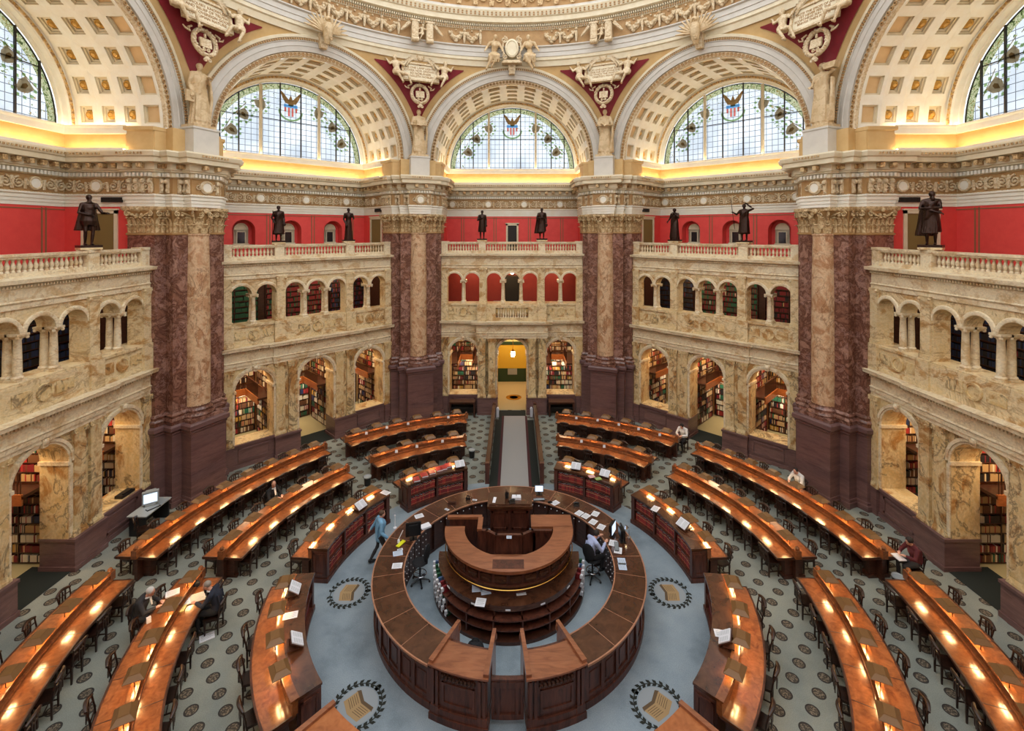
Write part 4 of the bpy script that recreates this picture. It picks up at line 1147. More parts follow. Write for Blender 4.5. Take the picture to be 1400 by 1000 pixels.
# ------------------------------------------------------------------ reading desks, chairs, lamps
def frame_at(r, az, z=0, inward=False):
    p = pol(r, az, z); return Matrix.Translation(p) @ Matrix.Rotation(-rad(az)+(PI if inward else 0),4,'Z')
def make_lamp(root, r, az, z, tl=.3):
    """a bent brown metal hood on two stems over a short tube; part of its desk"""
    key = 'lamp%.2f' % tl
    if key not in _cache:
        m = MB()
        def fr(z0,z1,a0,b0,a1,b1):
            vs = [(-a0,-b0,z0),(a0,-b0,z0),(a0,b0,z0),(-a0,b0,z0),(-a1,-b1,z1),(a1,-b1,z1),(a1,b1,z1),(-a1,b1,z1)]
            m.add(vs, [(0,1,5,4),(1,2,6,5),(2,3,7,6),(3,0,4,7)])
        fr(.19,.20,.245,.205,.245,.205); fr(.20,.285,.245,.205,.15,.11); fr(.285,.30,.15,.11,.14,.1)
        m.add([(-.14,-.1,.30),(.14,-.1,.30),(.14,.1,.30),(-.14,.1,.30)], [(0,1,2,3)])
        for x in (-.12,.12): m.tube([(x,0,0),(x,0,.25)], .012, 6)
        _cache[key] = m.mesh('lamp_hood', HOOD)
        m = MB(); m.box(-tl/2,tl/2,-.05,-.022,.205,.228); m.box(-tl/2,tl/2,.022,.05,.205,.228); _cache[key+'t'] = m.mesh('lamp_tube', TUBE)
    o = link('lamp_hood', _cache[key], root)
    p = pol(r, az, z)-root.location; o.location = p; o.rotation_euler = (0,0,-rad(az))
    t = link('lamp_tube', _cache[key+'t'], o)
    return o
def reader_desk(r0, r1, a0, a1, lamps, label, group):
    rm, am = (r0+r1)/2, (a0+a1)/2; c = pol(rm, am); of = -c
    root = empty('reading_desk', c, 0, label, 'desk', group)
    def P(name, mt, f, sm=None): m = MB(); f(m); return m.build(name, mt, root, of, sm)
    def top(m):
        m.arcblock(r0, r1, a0, a1, .735, .77)
    P('tabletop', DESKW, top)
    def edge(m):
        m.arcblock(r0-.015, r0+.03, a0, a1, .71, .776); m.arcblock(r1-.03, r1+.015, a0, a1, .71, .776)
        for a in (a0, a1): m.arcblock(r0, r1, a-.0, a+(.2 if a == min(a0,a1) else -.2), .70, .777)
        for i in range(len(lamps)-1):
            a = (lamps[i]+lamps[i+1])/2; m.arcblock(r0+.03, r1-.03, a-.06, a+.06, .765, .7725, 1)
    P('edge_band', EDGEW, edge)
    def ridge(m):
        m.arcblock(rm-.13, rm+.13, a0+.4*(1 if a1 > a0 else -1), a1-.4*(1 if a1 > a0 else -1), .77, .84)
        m.arcblock(rm-.05, rm+.05, a0, a1, .84, .95); m.arcblock(rm-.085, rm+.085, a0, a1, .95, .985)
        for a in (a0, a1):
            m.box(-.09,.09,-.09,.09,.77,1.03,0,frame_at(rm,a)); m.ball(Vector(pol(rm,a,1.07)), .07, n=8, k=5)
    P('lamp_ridge', DESKW, ridge)
    def body(m): m.arcblock(rm-.05, rm+.05, a0, a1, .0, .73)
    P('modesty_panel', EDGEW, body)
    sgn = 1 if a1 > a0 else -1
    for i, (b0, b1) in enumerate(((a0+1.0*sgn,a0+2.2*sgn),(am-.7,am+.7),(a1-2.2*sgn,a1-1.0*sgn))):
        P('pedestal', EDGEW, lambda m: (m.arcblock(rm-.3, rm+.3, b0, b1, .08, .72, 1), m.arcblock(rm-.36, rm+.36, b0-.25, b1+.25, 0, .1, 1), m.arcblock(rm-.34, rm+.34, b0-.2, b1+.2, .66, .735, 1)))
    for a in lamps: make_lamp(root, rm, a, .985)
    return root

def ref_desk(a0, a1, lamps, label, books_of, stuffbooks=False):
    """bookcase facing the ring desk with a reading table behind it"""
    r0, r1, rk = 5.85, 7.05, 6.42; am = (a0+a1)/2; c = pol(6.4, am); of = -c
    root = empty('reference_desk', c, 0, label, 'desk', 'reference desks round the ring desk')
    lo, hi = min(a0,a1), max(a0,a1)
    def P(name, mt, f, sm=None): m = MB(); f(m); return m.build(name, mt, root, of, sm)
    P('bookcase_top', DKTOP, lambda m: (m.arcblock(r0-.02, rk, lo, hi, 1.04, 1.09), m.arcblock(r0+.0, rk, lo+.1, hi-.1, 1.0, 1.04)))
    def car(m):
        m.arcblock(r0, rk-.04, lo+.1, hi-.1, 0, .17); m.arcblock(r0-.03, r0+.1, lo, hi, 0, .1)
        m.arcblock(rk-.12, rk-.04, lo+.1, hi-.1, .17, 1.0)
    P('carcass', DKWOOD, car)
    for b in (lo, hi-1.6):
        def en(m, b=b):
            m.arcblock(r0, rk-.04, b+.1, b+1.5, .1, 1.0, 1); m.arcblock(r0-.03, rk+.0, b-.1, b+1.7, 0, .14, 1)
            e = -.12 if b == lo else 1.72
            m.arcblock(r0+.1, rk-.12, b+min(e,.1), b+max(e,1.5), .24, .3, 1); m.arcblock(r0+.1, rk-.12, b+min(e,.1), b+max(e,1.5), .86, .92, 1)
            m.arcblock(r0+.06, r0+.12, b+min(e,.1), b+max(e,1.5), .24, .92, 1); m.arcblock(rk-.18, rk-.12, b+min(e,.1), b+max(e,1.5), .24, .92, 1)
        P('end_panel', DKWOOD, en)
    nb = max(2, int(round((hi-lo)/13)))
    for i in range(1, nb):
        a = lo+(hi-lo)*i/nb
        P('divider', DKWOOD, lambda m: m.arcblock(r0, rk-.1, a-.35, a+.35, .17, 1.0, 1))
    P('shelf', DKWOOD, lambda m: m.arcblock(r0+.01, rk-.1, lo+1.5, hi-1.5, .565, .595))
    P('tabletop', DESKW, lambda m: m.arcblock(rk-.02, r1, lo, hi, .735, .77))
    P('edge_band', EDGEW, lambda m: (m.arcblock(r1-.03, r1+.015, lo, hi, .71, .776), m.arcblock(rk, r1, lo, lo+.25, .70, .776, 1), m.arcblock(rk, r1, hi-.25, hi, .70, .776, 1)))
    P('lamp_ridge', DESKW, lambda m: (m.arcblock(rk-.06, rk+.06, lo, hi, .77, 1.06), m.arcblock(rk-.09, rk+.09, lo, hi, 1.06, 1.10)))
    for b in (lo+1, hi-2.2): P('leg_panel', EDGEW, lambda m: m.arcblock(rk+.1, r1-.3, b, b+1.2, 0, .735, 1))
    for a in lamps: make_lamp(root, rk+.1, a, 1.04)
    # books
    n = 0; sb = MB()
    for row, (z, hmax, rn) in enumerate(((.596,.36,'upper'),(.171,.36,'lower'))):
        for i in range(nb):
            b0 = lo+(hi-lo)*i/nb+(1.7 if i == 0 else .5); b1 = lo+(hi-lo)*(i+1)/nb-(1.7 if i == nb-1 else .5)
            a = b0; k = 0
            while a < b1-.75:
                h = R.uniform(.26,.3); wd = .069; da = math.degrees(wd/5.95)
                M = frame_at(5.93, a+da/2, z)
                if stuffbooks: sb.box(-wd/2+.003,wd/2-.003,0,.2,0,h,0,M)
                else:
                    o = make_volume(M, h, books_of, rn, i, k, nb)
                a += da; k += 1
    if stuffbooks:
        o = sb.build('reference_volumes', BOOKC[0]); tag(o, 'row of maroon volumes in the bookcase of the '+books_of, 'books', kind='stuff')
    return root
VOLC = [C(132,40,44),C(146,52,50),C(112,32,38),C(158,66,56)]
_vol = {}
def make_volume(M, h, desk, rn, bay, k, nb):
    key = (round(h*50)/50, R.randrange(3))
    if key not in _vol:
        m = MB(); hh = key[0]
        m.box(-.031,.031,0,.21,0,hh,0); m.box(-.026,.026,.012,.205,hh,hh+.002,1)
        m.box(-.0315,.0315,-.002,.0,hh*.72,hh*.8,2); m.box(-.0315,.0315,-.002,0,hh*.15,hh*.19,2)
        _vol[key] = m.mesh('bound_volume', [BOOKC[(0,1,0)[key[1]]], PAPER, BOOKC[2]])
    o = link('bound_volume', _vol[key]); o.matrix_world = M
    bayn = ('left','right') if nb == 2 else ('left','middle','right') if nb == 3 else [nth(q) for q in range(nb)]
    tag(o, '%s red volume, %s row, %s bay of the %s' % (nth(k), rn, bayn[bay], desk), 'book', 'bound volumes in the reference desks')
    return o

# chairs
def chair_meshes():
    d = {}
    m = MB(); m.prism([(-.19,-.19),(.19,-.19),(.225,.1),(.2,.2),(-.2,.2),(-.225,.1)], .43, .47); m.prism([(-.17,-.17),(.17,-.17),(.2,.1),(.18,.18),(-.18,.18),(-.2,.1)], .39, .43); d['seat'] = m.mesh('seat', CHAIRW)
    m = MB(); m.frus(0,0,0,.43,.016,.016,.024,.024); d['leg'] = m.mesh('leg', CHAIRW)
    m = MB()
    for s in (-1,1): m.tube([(s*.18,-.18,.44),(s*.19,-.2,.62),(s*.205,-.25,.86)], .02, 6)
    pts = [(-.235+.47*i/8, -.25-.05*math.sin(PI*i/8), .86+.05*math.sin(PI*i/8)) for i in range(9)]
    m.tube(pts, [.03,.036,.04,.044,.046,.044,.04,.036,.03], 8)
    pts = [(-.2+.4*i/6, -.235-.045*math.sin(PI*i/6), .74) for i in range(7)]; m.tube(pts, .018, 6)
    for x in (-.09,0,.09): m.box(x-.022,x+.022,-.285,-.265,.5,.86)
    m.box(-.18,.18,-.215,-.19,.5,.54)
    d['backrest'] = m.mesh('backrest', CHAIRW, (0,0,0), 50)
    m = MB()
    for s in (-1,1): m.box(s*.18-.011,s*.18+.011,-.18,.17,.16,.185)
    m.box(-.18,.18,-.02,.0,.16,.185); m.box(-.18,.18,.155,.175,.26,.285)
    d['stretcher'] = m.mesh('stretcher', CHAIRW)
    return d
CHM = chair_meshes()
def make_chair():
    r = empty('reading_chair', (0,0,0), 0, 'x', 'chair')
    for k in ('seat','backrest','stretcher'): link(k, CHM[k], r)
    for x, y in ((-.18,-.17),(.18,-.17),(-.18,.16),(.18,.16)):
        o = link('leg', CHM['leg'], r); o.location = (x,y,0)
    return r
_proto = [None]
def place_chair(r, az, inward, label, group):
    p = pol(r, az)+Vector((R.uniform(-.03,.03), R.uniform(-.03,.03), 0))
    if not (shown(p+Vector((0,0,.8)), 15, 25) or shown(p, 15, 5)): return
    if 'READERS' in globals() and not label.startswith('!') and any((p-pol(r2, a2)).length < .62 for (r2, _), a2 in zip(READERS, RAZ)): return
    label = label.lstrip('!')
    rz = (PI-rad(az)) if inward else -rad(az)
    rz += R.uniform(-.13,.13)
    if _proto[0] is None:
        c = _proto[0] = make_chair(); c.location = p; c.rotation_euler = (0,0,rz)
    else: c = dup(_proto[0], p, rz)
    tag(c, label, 'chair', group); return c

def seats(a0, a1, n): return [a0+(a1-a0)*(i+.5)/n for i in range(n)]
READERS = [(10.26,(212,812)),(8.42,(290,805)),(10.16,(376,667)),(12.98,(1230,745)),(12.98,(1078,650)),(12.98,(923,592))]
RAZ = []
for r_, (px_, py_) in READERS:
    q_ = at(px_, py_, 1.2); RAZ.append(math.degrees(math.atan2(q_.x, q_.y)))
OCC = {}   # seats where the chair is set by hand (a reader sits there): (desk key, side, index)
NAMES = {('O',1):'rear outer %s desk',('O',2):'long outer %s desk',('O',3):'front outer %s desk',('M',1):'rear middle %s desk',('M',2):'long middle %s desk',('M',3):'front middle %s desk'}
DESKS = [('O',1,11.35,12.7,-12.2,-43.2,6),('O',2,11.35,12.7,-48.2,-87.8,8),('O',3,11.35,12.7,-92.4,-131,8),('M',1,8.6,9.9,-14.6,-43.4,4),('M',2,8.6,9.9,-50.6,-87.2,6),('M',3,8.72,9.98,-92.6,-131,6)]
for side, sn in (('left',1),('right',-1)):
    for ring_, k, r0, r1, a0, a1, n in DESKS:
        dn_ = NAMES[(ring_,k)] % side
        ss = [s*sn for s in seats(a0, a1, n)]
        what = {1:'two-sided wooden reading desk curving beside the portal aisle','2':''}.get(k)
        lb = {('O',1):'short curved reading desk with %d hoods, nearest the %s of the back wall' % (n, side),
              ('O',2):'longest curved reading desk on the %s, close to the arcade wall, with eight lamp hoods' % side,
              ('O',3):'curved reading desk at the %s edge in front, cut off by the frame' % side,
              ('M',1):'short curved reading desk with four hoods, %s of the portal aisle' % side,
              ('M',2):'curved reading desk with six hoods in the middle row on the %s' % side,
              ('M',3):'large curved reading desk in the %s foreground with broad orange top' % side}[(ring_,k)]
        reader_desk(r0, r1, a0*sn, a1*sn, ss, lb, 'curved reading desks')
        for i, s in enumerate(ss):
            for inner in (True, False):
                if (side, ring_, k, inner, i) in OCC: continue
                place_chair(r0+.05 if inner else r1-.05, s, not inner, 'chair on the %s side of the %s, %s from its %s end' % ('inner' if inner else 'outer', dn_, nth(i), 'aisle' if k == 1 else 'rear'), 'reading chairs round the desks')
REFS = [(1,-18.4,-44.6,[-22.8,-31.5,-40.2]),(2,-52.8,-86.2,[-56.5,-65.3,-74.2,-83]),(3,-96.3,-134.2,[-100.8,-109.6,-118.2,-127])]
RN = {1:'rear %s reference desk',2:'middle %s reference desk',3:'front %s reference desk'}
for side, sn in (('left',1),('right',-1)):
    for k, a0, a1, lm in REFS:
        nm_ = RN[k] % side
        lb = {1:'short reference desk with two bookcase bays, %s of the portal aisle' % side, 2:'curved reference desk with bookcase front behind the %s of the ring desk' % side, 3:'curved reference desk with lamp strip and hoods, front %s beside the ring desk' % side}[k]
        ref_desk(a0*sn, a1*sn, [l*sn for l in lm], lb, nm_, k == 3)
        for i, l in enumerate(lm):
            place_chair(7.05-.04, l*sn+.6, True, 'chair at the table side of the %s, %s from its rear end' % (nm_, nth(i)), 'reading chairs round the desks')
    # the end of the next reference desk comes into the picture at the bottom
    a0, a1 = -140.2*sn, -160*sn
    c = pol(6.3, -150*sn); r = empty('reference_desk', c, 0, 'corner of a wooden desk end at the bottom edge, %s of the gate' % side, 'desk', 'reference desks round the ring desk')
    m = MB(); m.arcblock(5.9,6.75,a0,a1,0,1.04); m.build('carcass', DKWOOD, r, -c)
    m = MB(); m.arcblock(5.86,6.8,a0+.3*sn,a0-.7*sn,1.04,1.12,1); m.build('end_rail', MIDWOOD, r, -c)
    m = MB(); m.arcblock(5.9,6.75,a0-.7*sn,a1,1.04,1.06); m.build('top', OAK, r, -c)
# ------------------------------------------------------------------ the ring desk and the island in it
rd = empty('ring_desk', (0,0,0), 0, 'circular panelled mahogany counter in the middle of the room', 'counter')
def P(name, mt, f, root=rd, sm=None, of=(0,0,0)):
    m = MB(); f(m); return m.build(name, mt, root, of, sm)
G = 152.9
P('counter_top', DKTOP, lambda m: m.arcblock(3.2,4.12,-G,G,1.05,1.10))
def seams(m):
    for i in range(25):
        a = -G+2*G*i/24; m.arcblock(3.22,4.1,a-.1,a+.1,1.099,1.103,1)
    m.arcblock(4.09,4.125,-G,G,1.06,1.106)
    m.arcblock(3.195,3.23,-G,G,1.06,1.106)
P('inlay_strip', wood('pale_inlay', C(150,100,74), C(170,120,92), C(180,130,100), .3), seams)
def outer(m):
    m.arcblock(3.9,3.99,-G,G,.0,1.05); m.arcblock(3.95,4.06,-G,G,0,.17); m.arcblock(3.95,4.03,-G,G,.17,.22); m.arcblock(3.95,4.05,-G,G,.97,1.05)
    n = 40
    for i in range(n+1):
        a = -G+2*G*i/n; w = .75 if i % 4 else 1.2
        m.arcblock(3.96,4.03 if i % 4 else 4.05,a-w,a+w,.2,.98,1)
    m.arcblock(3.96,4.02,-G,G,.2,.3); m.arcblock(3.96,4.02,-G,G,.86,.98)
    for i in range(n):
        a = -G+2*G*(i+.5)/n; m.arcblock(3.97,4.005,a-1.9,a+1.9,.4,.78,1)
P('outer_panelling', DKWOOD, outer)
def inner(m):
    m.arcblock(3.3,3.4,-G,G,.0,1.05); m.arcblock(3.28,3.9,-G,G,0,.1)
    for sgn in (-1,1):
        for i in range(7):
            a = sgn*(64+7*i); m.arcblock(3.27,3.32,a-3.1,a+3.1,.12,.98,1)
            for q in (.34,.56,.78): m.arcblock(3.265,3.28,a-3.1,a+3.1,q-.008,q+.008,1)
    for i in range(12):
        a = -55+110*i/11; m.arcblock(3.22,3.32,a-.5,a+.5,.1,1.04,1)
P('inner_carcass', EDGEW, inner)
def knobs(m):
    for sgn in (-1,1):
        for i in range(7):
            for dz in (.23,.45,.67,.88):
                for da in (-1.5,1.5): m.ball(pol(3.25, sgn*(64+7*i)+da, dz), .019, n=6, k=4)
    for i in range(24):
        m.ball(pol(3.2, -50+100*i/23, .95), .019, n=6, k=4)
P('drawer_knob', PAPER, knobs)
for s, lb in ((-1,'left'),(1,'right')):
    a0, a1 = s*(180-6.3), s*154.6
    lo, hi = min(a0,a1), max(a0,a1); am = (lo+hi)/2
    c = pol(3.7, am); r = empty('gate_cabinet', c, 0, 'panelled cabinet with scrolled arms, %s side of the ring desk gate' % lb, 'cabinet')
    of = -c
    def body(m):
        m.arcblock(3.35,4.14,lo,hi,0,1.2,6); m.arcblock(3.35,4.22,lo-.4,hi+.4,0,.15,6); m.arcblock(3.35,4.19,lo-.2,hi+.2,.15,.3,6)
        for b in (lo+.9,lo+2.4,hi-2.4,hi-.9): m.arcblock(4.1,4.19,b-.45,b+.45,.3,1.16,1)
        m.arcblock(4.1,4.2,lo,lo+3.1,0.0,.34,2); m.arcblock(4.1,4.2,hi-3.1,hi,0,.34,2)
        m.arcblock(4.1,4.165,lo+4,hi-4,.4,.48,3); m.arcblock(4.1,4.165,lo+4,hi-4,.86,.92,3)
        m.arcblock(4.1,4.165,lo+4,lo+4.8,.4,.92,1); m.arcblock(4.1,4.165,hi-4.8,hi-4,.4,.92,1)
    P('body', DKWOOD, body, r, None, of)
    def carv(m):
        for i in range(9):
            a = lo+4.3+(hi-lo-8.6)*i/8; m.ball(pol(4.15,a,1.04), .05,.05,.06, n=6, k=4)
            m.ball(pol(4.16,a+.4,1.09), .03, n=5, k=4); m.ball(pol(4.16,a+.4,.99), .03, n=5, k=4)
    P('carved_panel', EDGEW, carv, r, None, of)
    P('top', MIDWOOD, lambda m: (m.arcblock(3.5,4.2,lo-.3,hi+.3,1.2,1.25,6), m.arcblock(3.5,4.25,lo-.5,hi+.5,1.25,1.29,6)), r, None, of)
    for b in (lo+.3, hi-.3):
        def arm(m, b=b):
            m.arcblock(2.98,3.6,b-.7,b+.7,0,1.2,1); m.arcblock(2.95,4.2,b-.85,b+.85,1.2,1.36,1); m.ball(pol(2.99,b,1.2), .07,.07,.14, n=8, k=5)
        P('side_arm', MIDWOOD, arm, r, None, of)
c = pol(3.9,180); r = empty('gate', c, 0, 'low panelled gate closing the front opening of the ring desk', 'gate')
def gt(m):
    m.arcblock(3.86,3.92,174.6,185.4,.12,.98,4); m.arcblock(3.84,3.95,174.6,185.4,.98,1.03,4)
    m.arcblock(3.9,3.96,174.6,185.4,.12,.24,4); m.arcblock(3.9,3.96,174.6,185.4,.84,.98,4)
    for b in (174.6,176.4,182.6,184.4): m.arcblock(3.9,3.96,b,b+1.0,.12,.98,1)
P('panel', DKWOOD, gt, r, None, -c)

IX, IY = -.02, .5
isl = empty('island_desk', (IX,IY,0), 0, 'half-round tiered mahogany desk with open shelves inside the ring', 'desk')
def PI_(name, mt, f, sm=None): m = MB(); f(m); return m.build(name, mt, isl, (0,0,0), sm)
hd = dict(n=40, a0=PI, a1=2*PI)
def ann(m, r0, r1, z0, z1, a0=PI, a1=2*PI, n=40):
    m.lathe([(r0,z0),(r1,z0),(r1,z1),(r0,z1),(r0,z0)], n, 0, 0, a0, a1)
    for a in (a0,a1):
        m.add([(r0*math.cos(a),r0*math.sin(a),z0),(r1*math.cos(a),r1*math.sin(a),z0),(r1*math.cos(a),r1*math.sin(a),z1),(r0*math.cos(a),r0*math.sin(a),z1)], [(0,1,2,3)])
PI_('plinth', EDGEW, lambda m: ann(m,1.6,2.4,0,.1))
for z in (.34,.6): PI_('shelf', DKWOOD, lambda m: ann(m,1.6,2.36,z,z+.03))
PI_('shelf_back', EDGEW, lambda m: ann(m,1.55,1.6,0,1.3))
def div(m):
    for i in range(10):
        a = PI+PI*i/9; M = Matrix.Rotation(a,4,'Z'); m.box(1.58,2.2,-.02,.02,.1,.88,0,M); m.box(2.2,2.34,-.02,.02,.1,.63,0,M)
PI_('divider', DKWOOD, div)
PI_('lower_ledge', DKTOP, lambda m: (ann(m,1.6,2.24,.9,.95), ann(m,2.17,2.24,.8,.9)))
PI_('drawer_drum', DKWOOD, lambda m: (ann(m,1.5,1.92,1.3,1.68), ann(m,1.5,1.8,.95,1.3), ann(m,1.5,1.97,1.26,1.31), ann(m,1.5,1.96,1.6,1.68)))
def drw(m):
    n = 14
    for i in range(n):
        a = PI+PI*(i+.5)/n; M = Matrix.Rotation(a,4,'Z'); m.box(1.9,1.95,-.17,.17,1.36,1.56,0,M); m.box(1.94,1.97,-.14,.14,1.40,1.45,0,M)
PI_('drawer_front', DKTOP, drw)
PI_('brass_rail', BRASS, lambda m: m.tube([(2.02*math.cos(PI+PI*i/40),2.02*math.sin(PI+PI*i/40),1.22) for i in range(41)], .016, 6))
PI_('label_holder', PAPER, lambda m: [m.box(2.24,2.25,-.07,.07,.83,.87,0,Matrix.Rotation(PI+PI*(i+.5)/7,4,'Z')) for i in range(7)])
def top(m):
    ann(m,1.42,2.05,1.68,1.76)
    m.box(.72,2.05,-.02,.62,1.68,1.76); m.box(-2.05,-.9,.48,.62,1.68,1.76); m.box(-1.02,-.86,-.15,.5,1.68,1.76)
PI_('writing_top', MIDWOOD, top)
PI_('sunk_tray', DKWOOD, lambda m: m.box(-.45,.45,-1.92,-1.55,1.755,1.765))
def wl(m):
    m.box(.76,1.98,.02,.58,0,1.68); m.box(-1.98,-.92,.5,.58,0,1.68); m.box(-1.0,-.88,-.12,.5,0,1.68); m.box(.75,.85,-.15,.5,0,1.68)
    for (x0,y0),(x1,y1) in (((-.95,-.12),(-.7,-.12)),((-.7,-.12),(-.4,-.34)),((-.4,-.34),(.42,-.34)),((.42,-.34),(.75,-.12)),((.75,-.12),(1.35,-.12))):
        d = Vector((x1-x0,y1-y0,0)); L = d.length; M = Matrix.Translation((x0,y0,0)) @ Matrix.Rotation(math.atan2(d.y,d.x),4,'Z')
        m.box(0,L,-.03,.03,.3,1.66,0,M); m.box(-.03,L+.03,-.05,.05,1.66,1.72,0,M)
PI_('inner_partition', DKWOOD, wl)
PI_('inner_floor', mat('blue_grey_carpet', C(138,150,160), .95), lambda m: (m.lathe([(0,.3),(1.5,.3)], 40, 0, 0, PI, 2*PI), m.box(-1.5,1.5,-.1,.5,.28,.3)))
PI_('low_shelf', MIDWOOD, lambda m: m.box(-.75,.75,-.95,-.42,1.08,1.14))
r = empty('superintendent_desk', (0,1.6,0), 0, 'tall dark box desk with square top behind the half-round island', 'desk')
m = MB(); m.box(-.66,.66,-.35,.35,0,1.92)
for x in (-.34,.34):
    for (a,b,c_,d) in ((x-.27,x+.27,1.2,1.26),(x-.27,x+.27,1.74,1.8),(x-.27,x-.22,1.2,1.8),(x+.22,x+.27,1.2,1.8)): m.box(a,b,-.38,-.35,c_,d)
m.box(-.7,.7,-.39,.39,1.84,1.92); m.box(-.7,.7,-.39,.39,0,.15); m.build('body', DKWOOD, r)
m = MB(); m.box(-.76,.76,-.44,.42,1.92,2.0); m.box(-.70,.70,-.36,.38,2.0,2.04); m.build('top', DKTOP, r)

# ------------------------------------------------------------------ things lying on the desks
def sheet(px, py, z, w, h, rot, label, mt=PAPER, th=.006, nm='paper_sheet', grp=None):
    p = at(px, py, z); m = MB(); m.box(-w/2,w/2,-h/2,h/2,0,th)
    if w > .15: 
        for i in range(5): m.box(-w*.38,w*.38*(1 if i%2 else .7),h*(.32-.15*i)-.006,h*(.32-.15*i)+.006,th,th+.0006,1)
    o = m.build(nm, [mt, GREYPL]); o.location = p; o.rotation_euler = (0,0,rot); tag(o, label, 'paper', grp); return o
for i, (px, py, rot, lb) in enumerate([(544,757,.3,'printed sheets on the left of the ring desk below the yellow folder'),(543,774,.1,'lower single sheet on the left of the ring desk'),(573,706,.5,'white card on the far left of the ring desk behind the monitor'),(611,697,-.6,'white slip on the far left of the ring desk top'),(649,684,-.2,'white slip left of the tall box desk'),(759,688,.7,'white sheet right of the tall box desk'),(792,702,.8,'left of the pair of overlapping sheets on the right ring desk'),(801,706,.8,'right of the pair of overlapping sheets on the right ring desk'),(814,703,1.0,'white sheet nearest the outer edge on the right ring desk'),(811,714,.9,'white sheet nearest the inner edge on the right ring desk'),(822,721,1.0,'sheet by the black monitor on the right of the ring desk'),(850,768,1.5,'upper of two blue white sheets on the right of the ring desk'),(851,775,1.5,'lower of two blue white sheets on the right of the ring desk'),(845,753,1.3,'handful of notes in front of the right hand clerk'),(838,743,1.2,'open sheet before the keyboard of the right hand clerk'),(547,752,.4,'curled slip beside the yellow folder')]):
    sheet(px, py, 1.104, .30 if i not in (3,4,15) else .17, .24 if i not in (3,4,15) else .1, rot, lb, PAPERB if i in (11,12,0) else PAPER)
sheet(548,744,1.104,.13,.34,-.45,'bright yellow folder on the left of the ring desk', mat('yellow_folder', C(222,222,30), .5), .02, 'folder')
for px, py, lb in ((652,804.5,'left blue tinted sheet on the lower ledge of the island desk'),(664,808,'right blue tinted sheet on the lower ledge of the island desk'),(712,809,'stack of white forms on the lower ledge of the island desk'),(657,824,'loose white sheet hanging at the edge of the island ledge')):
    sheet(px, py, .955 if py < 820 else .96, .28, .3, R.uniform(-.3,.3), lb, PAPERB if py < 808.5 and px < 700 else PAPER)
sheet(684,806,.955,.08,.1,0,'small white note on the middle of the island ledge')
sheet(696,735,1.74,.16,.14,0,'white notice on the zig-zag partition of the island desk', PAPERB)
sheet(696,753,1.15,.2,.2,0,'white sheet on the low shelf inside the island desk', PAPERB)
sheet(676,684,2.05,.1,.34,-.1,'long white slip on the tall box desk')
# books with white flags waiting on the island shelves
k = 0
for side in (-1,1):
    for row, z in enumerate((.63,.37,.12)):
        for i in range(7 if side < 0 else 4):
            ang = (PI+.10+.085*i+(.05*row)) if side < 0 else (2*PI-.08-.09*i)
            M = Matrix.Translation((IX,IY,z)) @ Matrix.Rotation(ang,4,'Z')
            p = M @ Vector((2.24,0,0))
            if not shown(p): continue
            o = empty('flagged_book', p, ang, 'book with white slip, %s from the end of the %s %s shelf of the island' % (nth(i), ('top','middle','bottom')[row], 'left' if side < 0 else 'right'), 'book', 'books with white slips on the island shelves')
            h = R.uniform(.17,.21)
            m = MB(); m.box(-.12,.1,-.03,.03,0,h); m.build('cover', R.choice([BOOKC[0],BOOKC[3],BOOKC[5],BOOKC[4],BOOKC[9]]), o)
            m = MB(); m.box(.08,.17,-.045,.03,.06,.16); m.box(.165,.17,-.05,.05,.02,.15); m.build('slip', PAPER, o); k += 1
# office equipment
def monitor(px, py, z, rz, label, back=False, on=True, w=.42, h=.34):
    p = at(px, py, z); r = empty('computer_monitor', p, rz, label, 'monitor')
    m = MB(); m.box(-w/2,w/2,-.03,.03,.1,.1+h); m.box(-w*.3,w*.3,.03,.1,.15,.05+h); m.build('housing', BLACK, r)
    m = MB(); m.box(-w/2+.02,w/2-.02,-.034,-.03,.12,.08+h); m.build('screen', SCREEN if on else GLASSD, r)
    m = MB(); m.box(-.12,.12,-.08,.1,0,.015); m.box(-.03,.03,.0,.04,0,.14); m.build('stand', BLACK, r); return r
monitor(565,737,1.104,rad(195),'black monitor seen from behind on the left of the ring desk',w=.5,h=.44)
monitor(838,733,1.104,rad(60),'beige lit monitor, left of the two on the right of the ring desk')
monitor(851,740,1.104,rad(95),'pale lit monitor, right of the two on the right of the ring desk',w=.46,h=.36)
monitor(737,676,1.104,rad(0),'small lit monitor on the far ring desk beside the aisle',w=.34,h=.26)
def keyboard(px, py, rz, lb):
    p = at(px, py, 1.104); m = MB(); m.box(-.22,.22,-.07,.07,0,.025,0)
    for i in range(5):
        for j in range(14): m.box(-.205+.029*j,-.18+.029*j,-.055+.023*i,-.037+.023*i,.025,.03,1)
    o = m.build('keyboard', [BLACK, GREYPL]); o.location = p; o.rotation_euler = (0,0,rz); tag(o, lb, 'keyboard')
keyboard(843,748,rad(80),'black keyboard in front of the right hand clerk')
keyboard(737,684,rad(5),'dark keyboard below the small monitor on the far ring desk')
def gadget(px, py, z, label, nm, cat, fn, mt, rz=0):
    p = at(px, py, z); m = MB(); fn(m); o = m.build(nm, mt); o.location = p; o.rotation_euler = (0,0,rz); tag(o, label, cat)
ph = lambda m: (m.frus(0,0,0,.07,.11,.1,.09,.07,0), m.tube([(-.1,-.02,.09),(-.05,-.02,.11),(.05,-.02,.11),(.1,-.02,.09)], .022, 6, 0), [m.box(-.04+.03*i,-.02+.03*i,-.07+.03*j,-.05+.03*j,.055,.07,1) for i in range(3) for j in range(3)])
gadget(788,691,1.104,'black desk telephone on the right of the far ring desk','telephone','telephone',ph,[BLACK,GREYPL])
gadget(700,687,2.045,'dark telephone on the tall box desk','telephone','telephone',ph,[BLACK,GREYPL],.2)
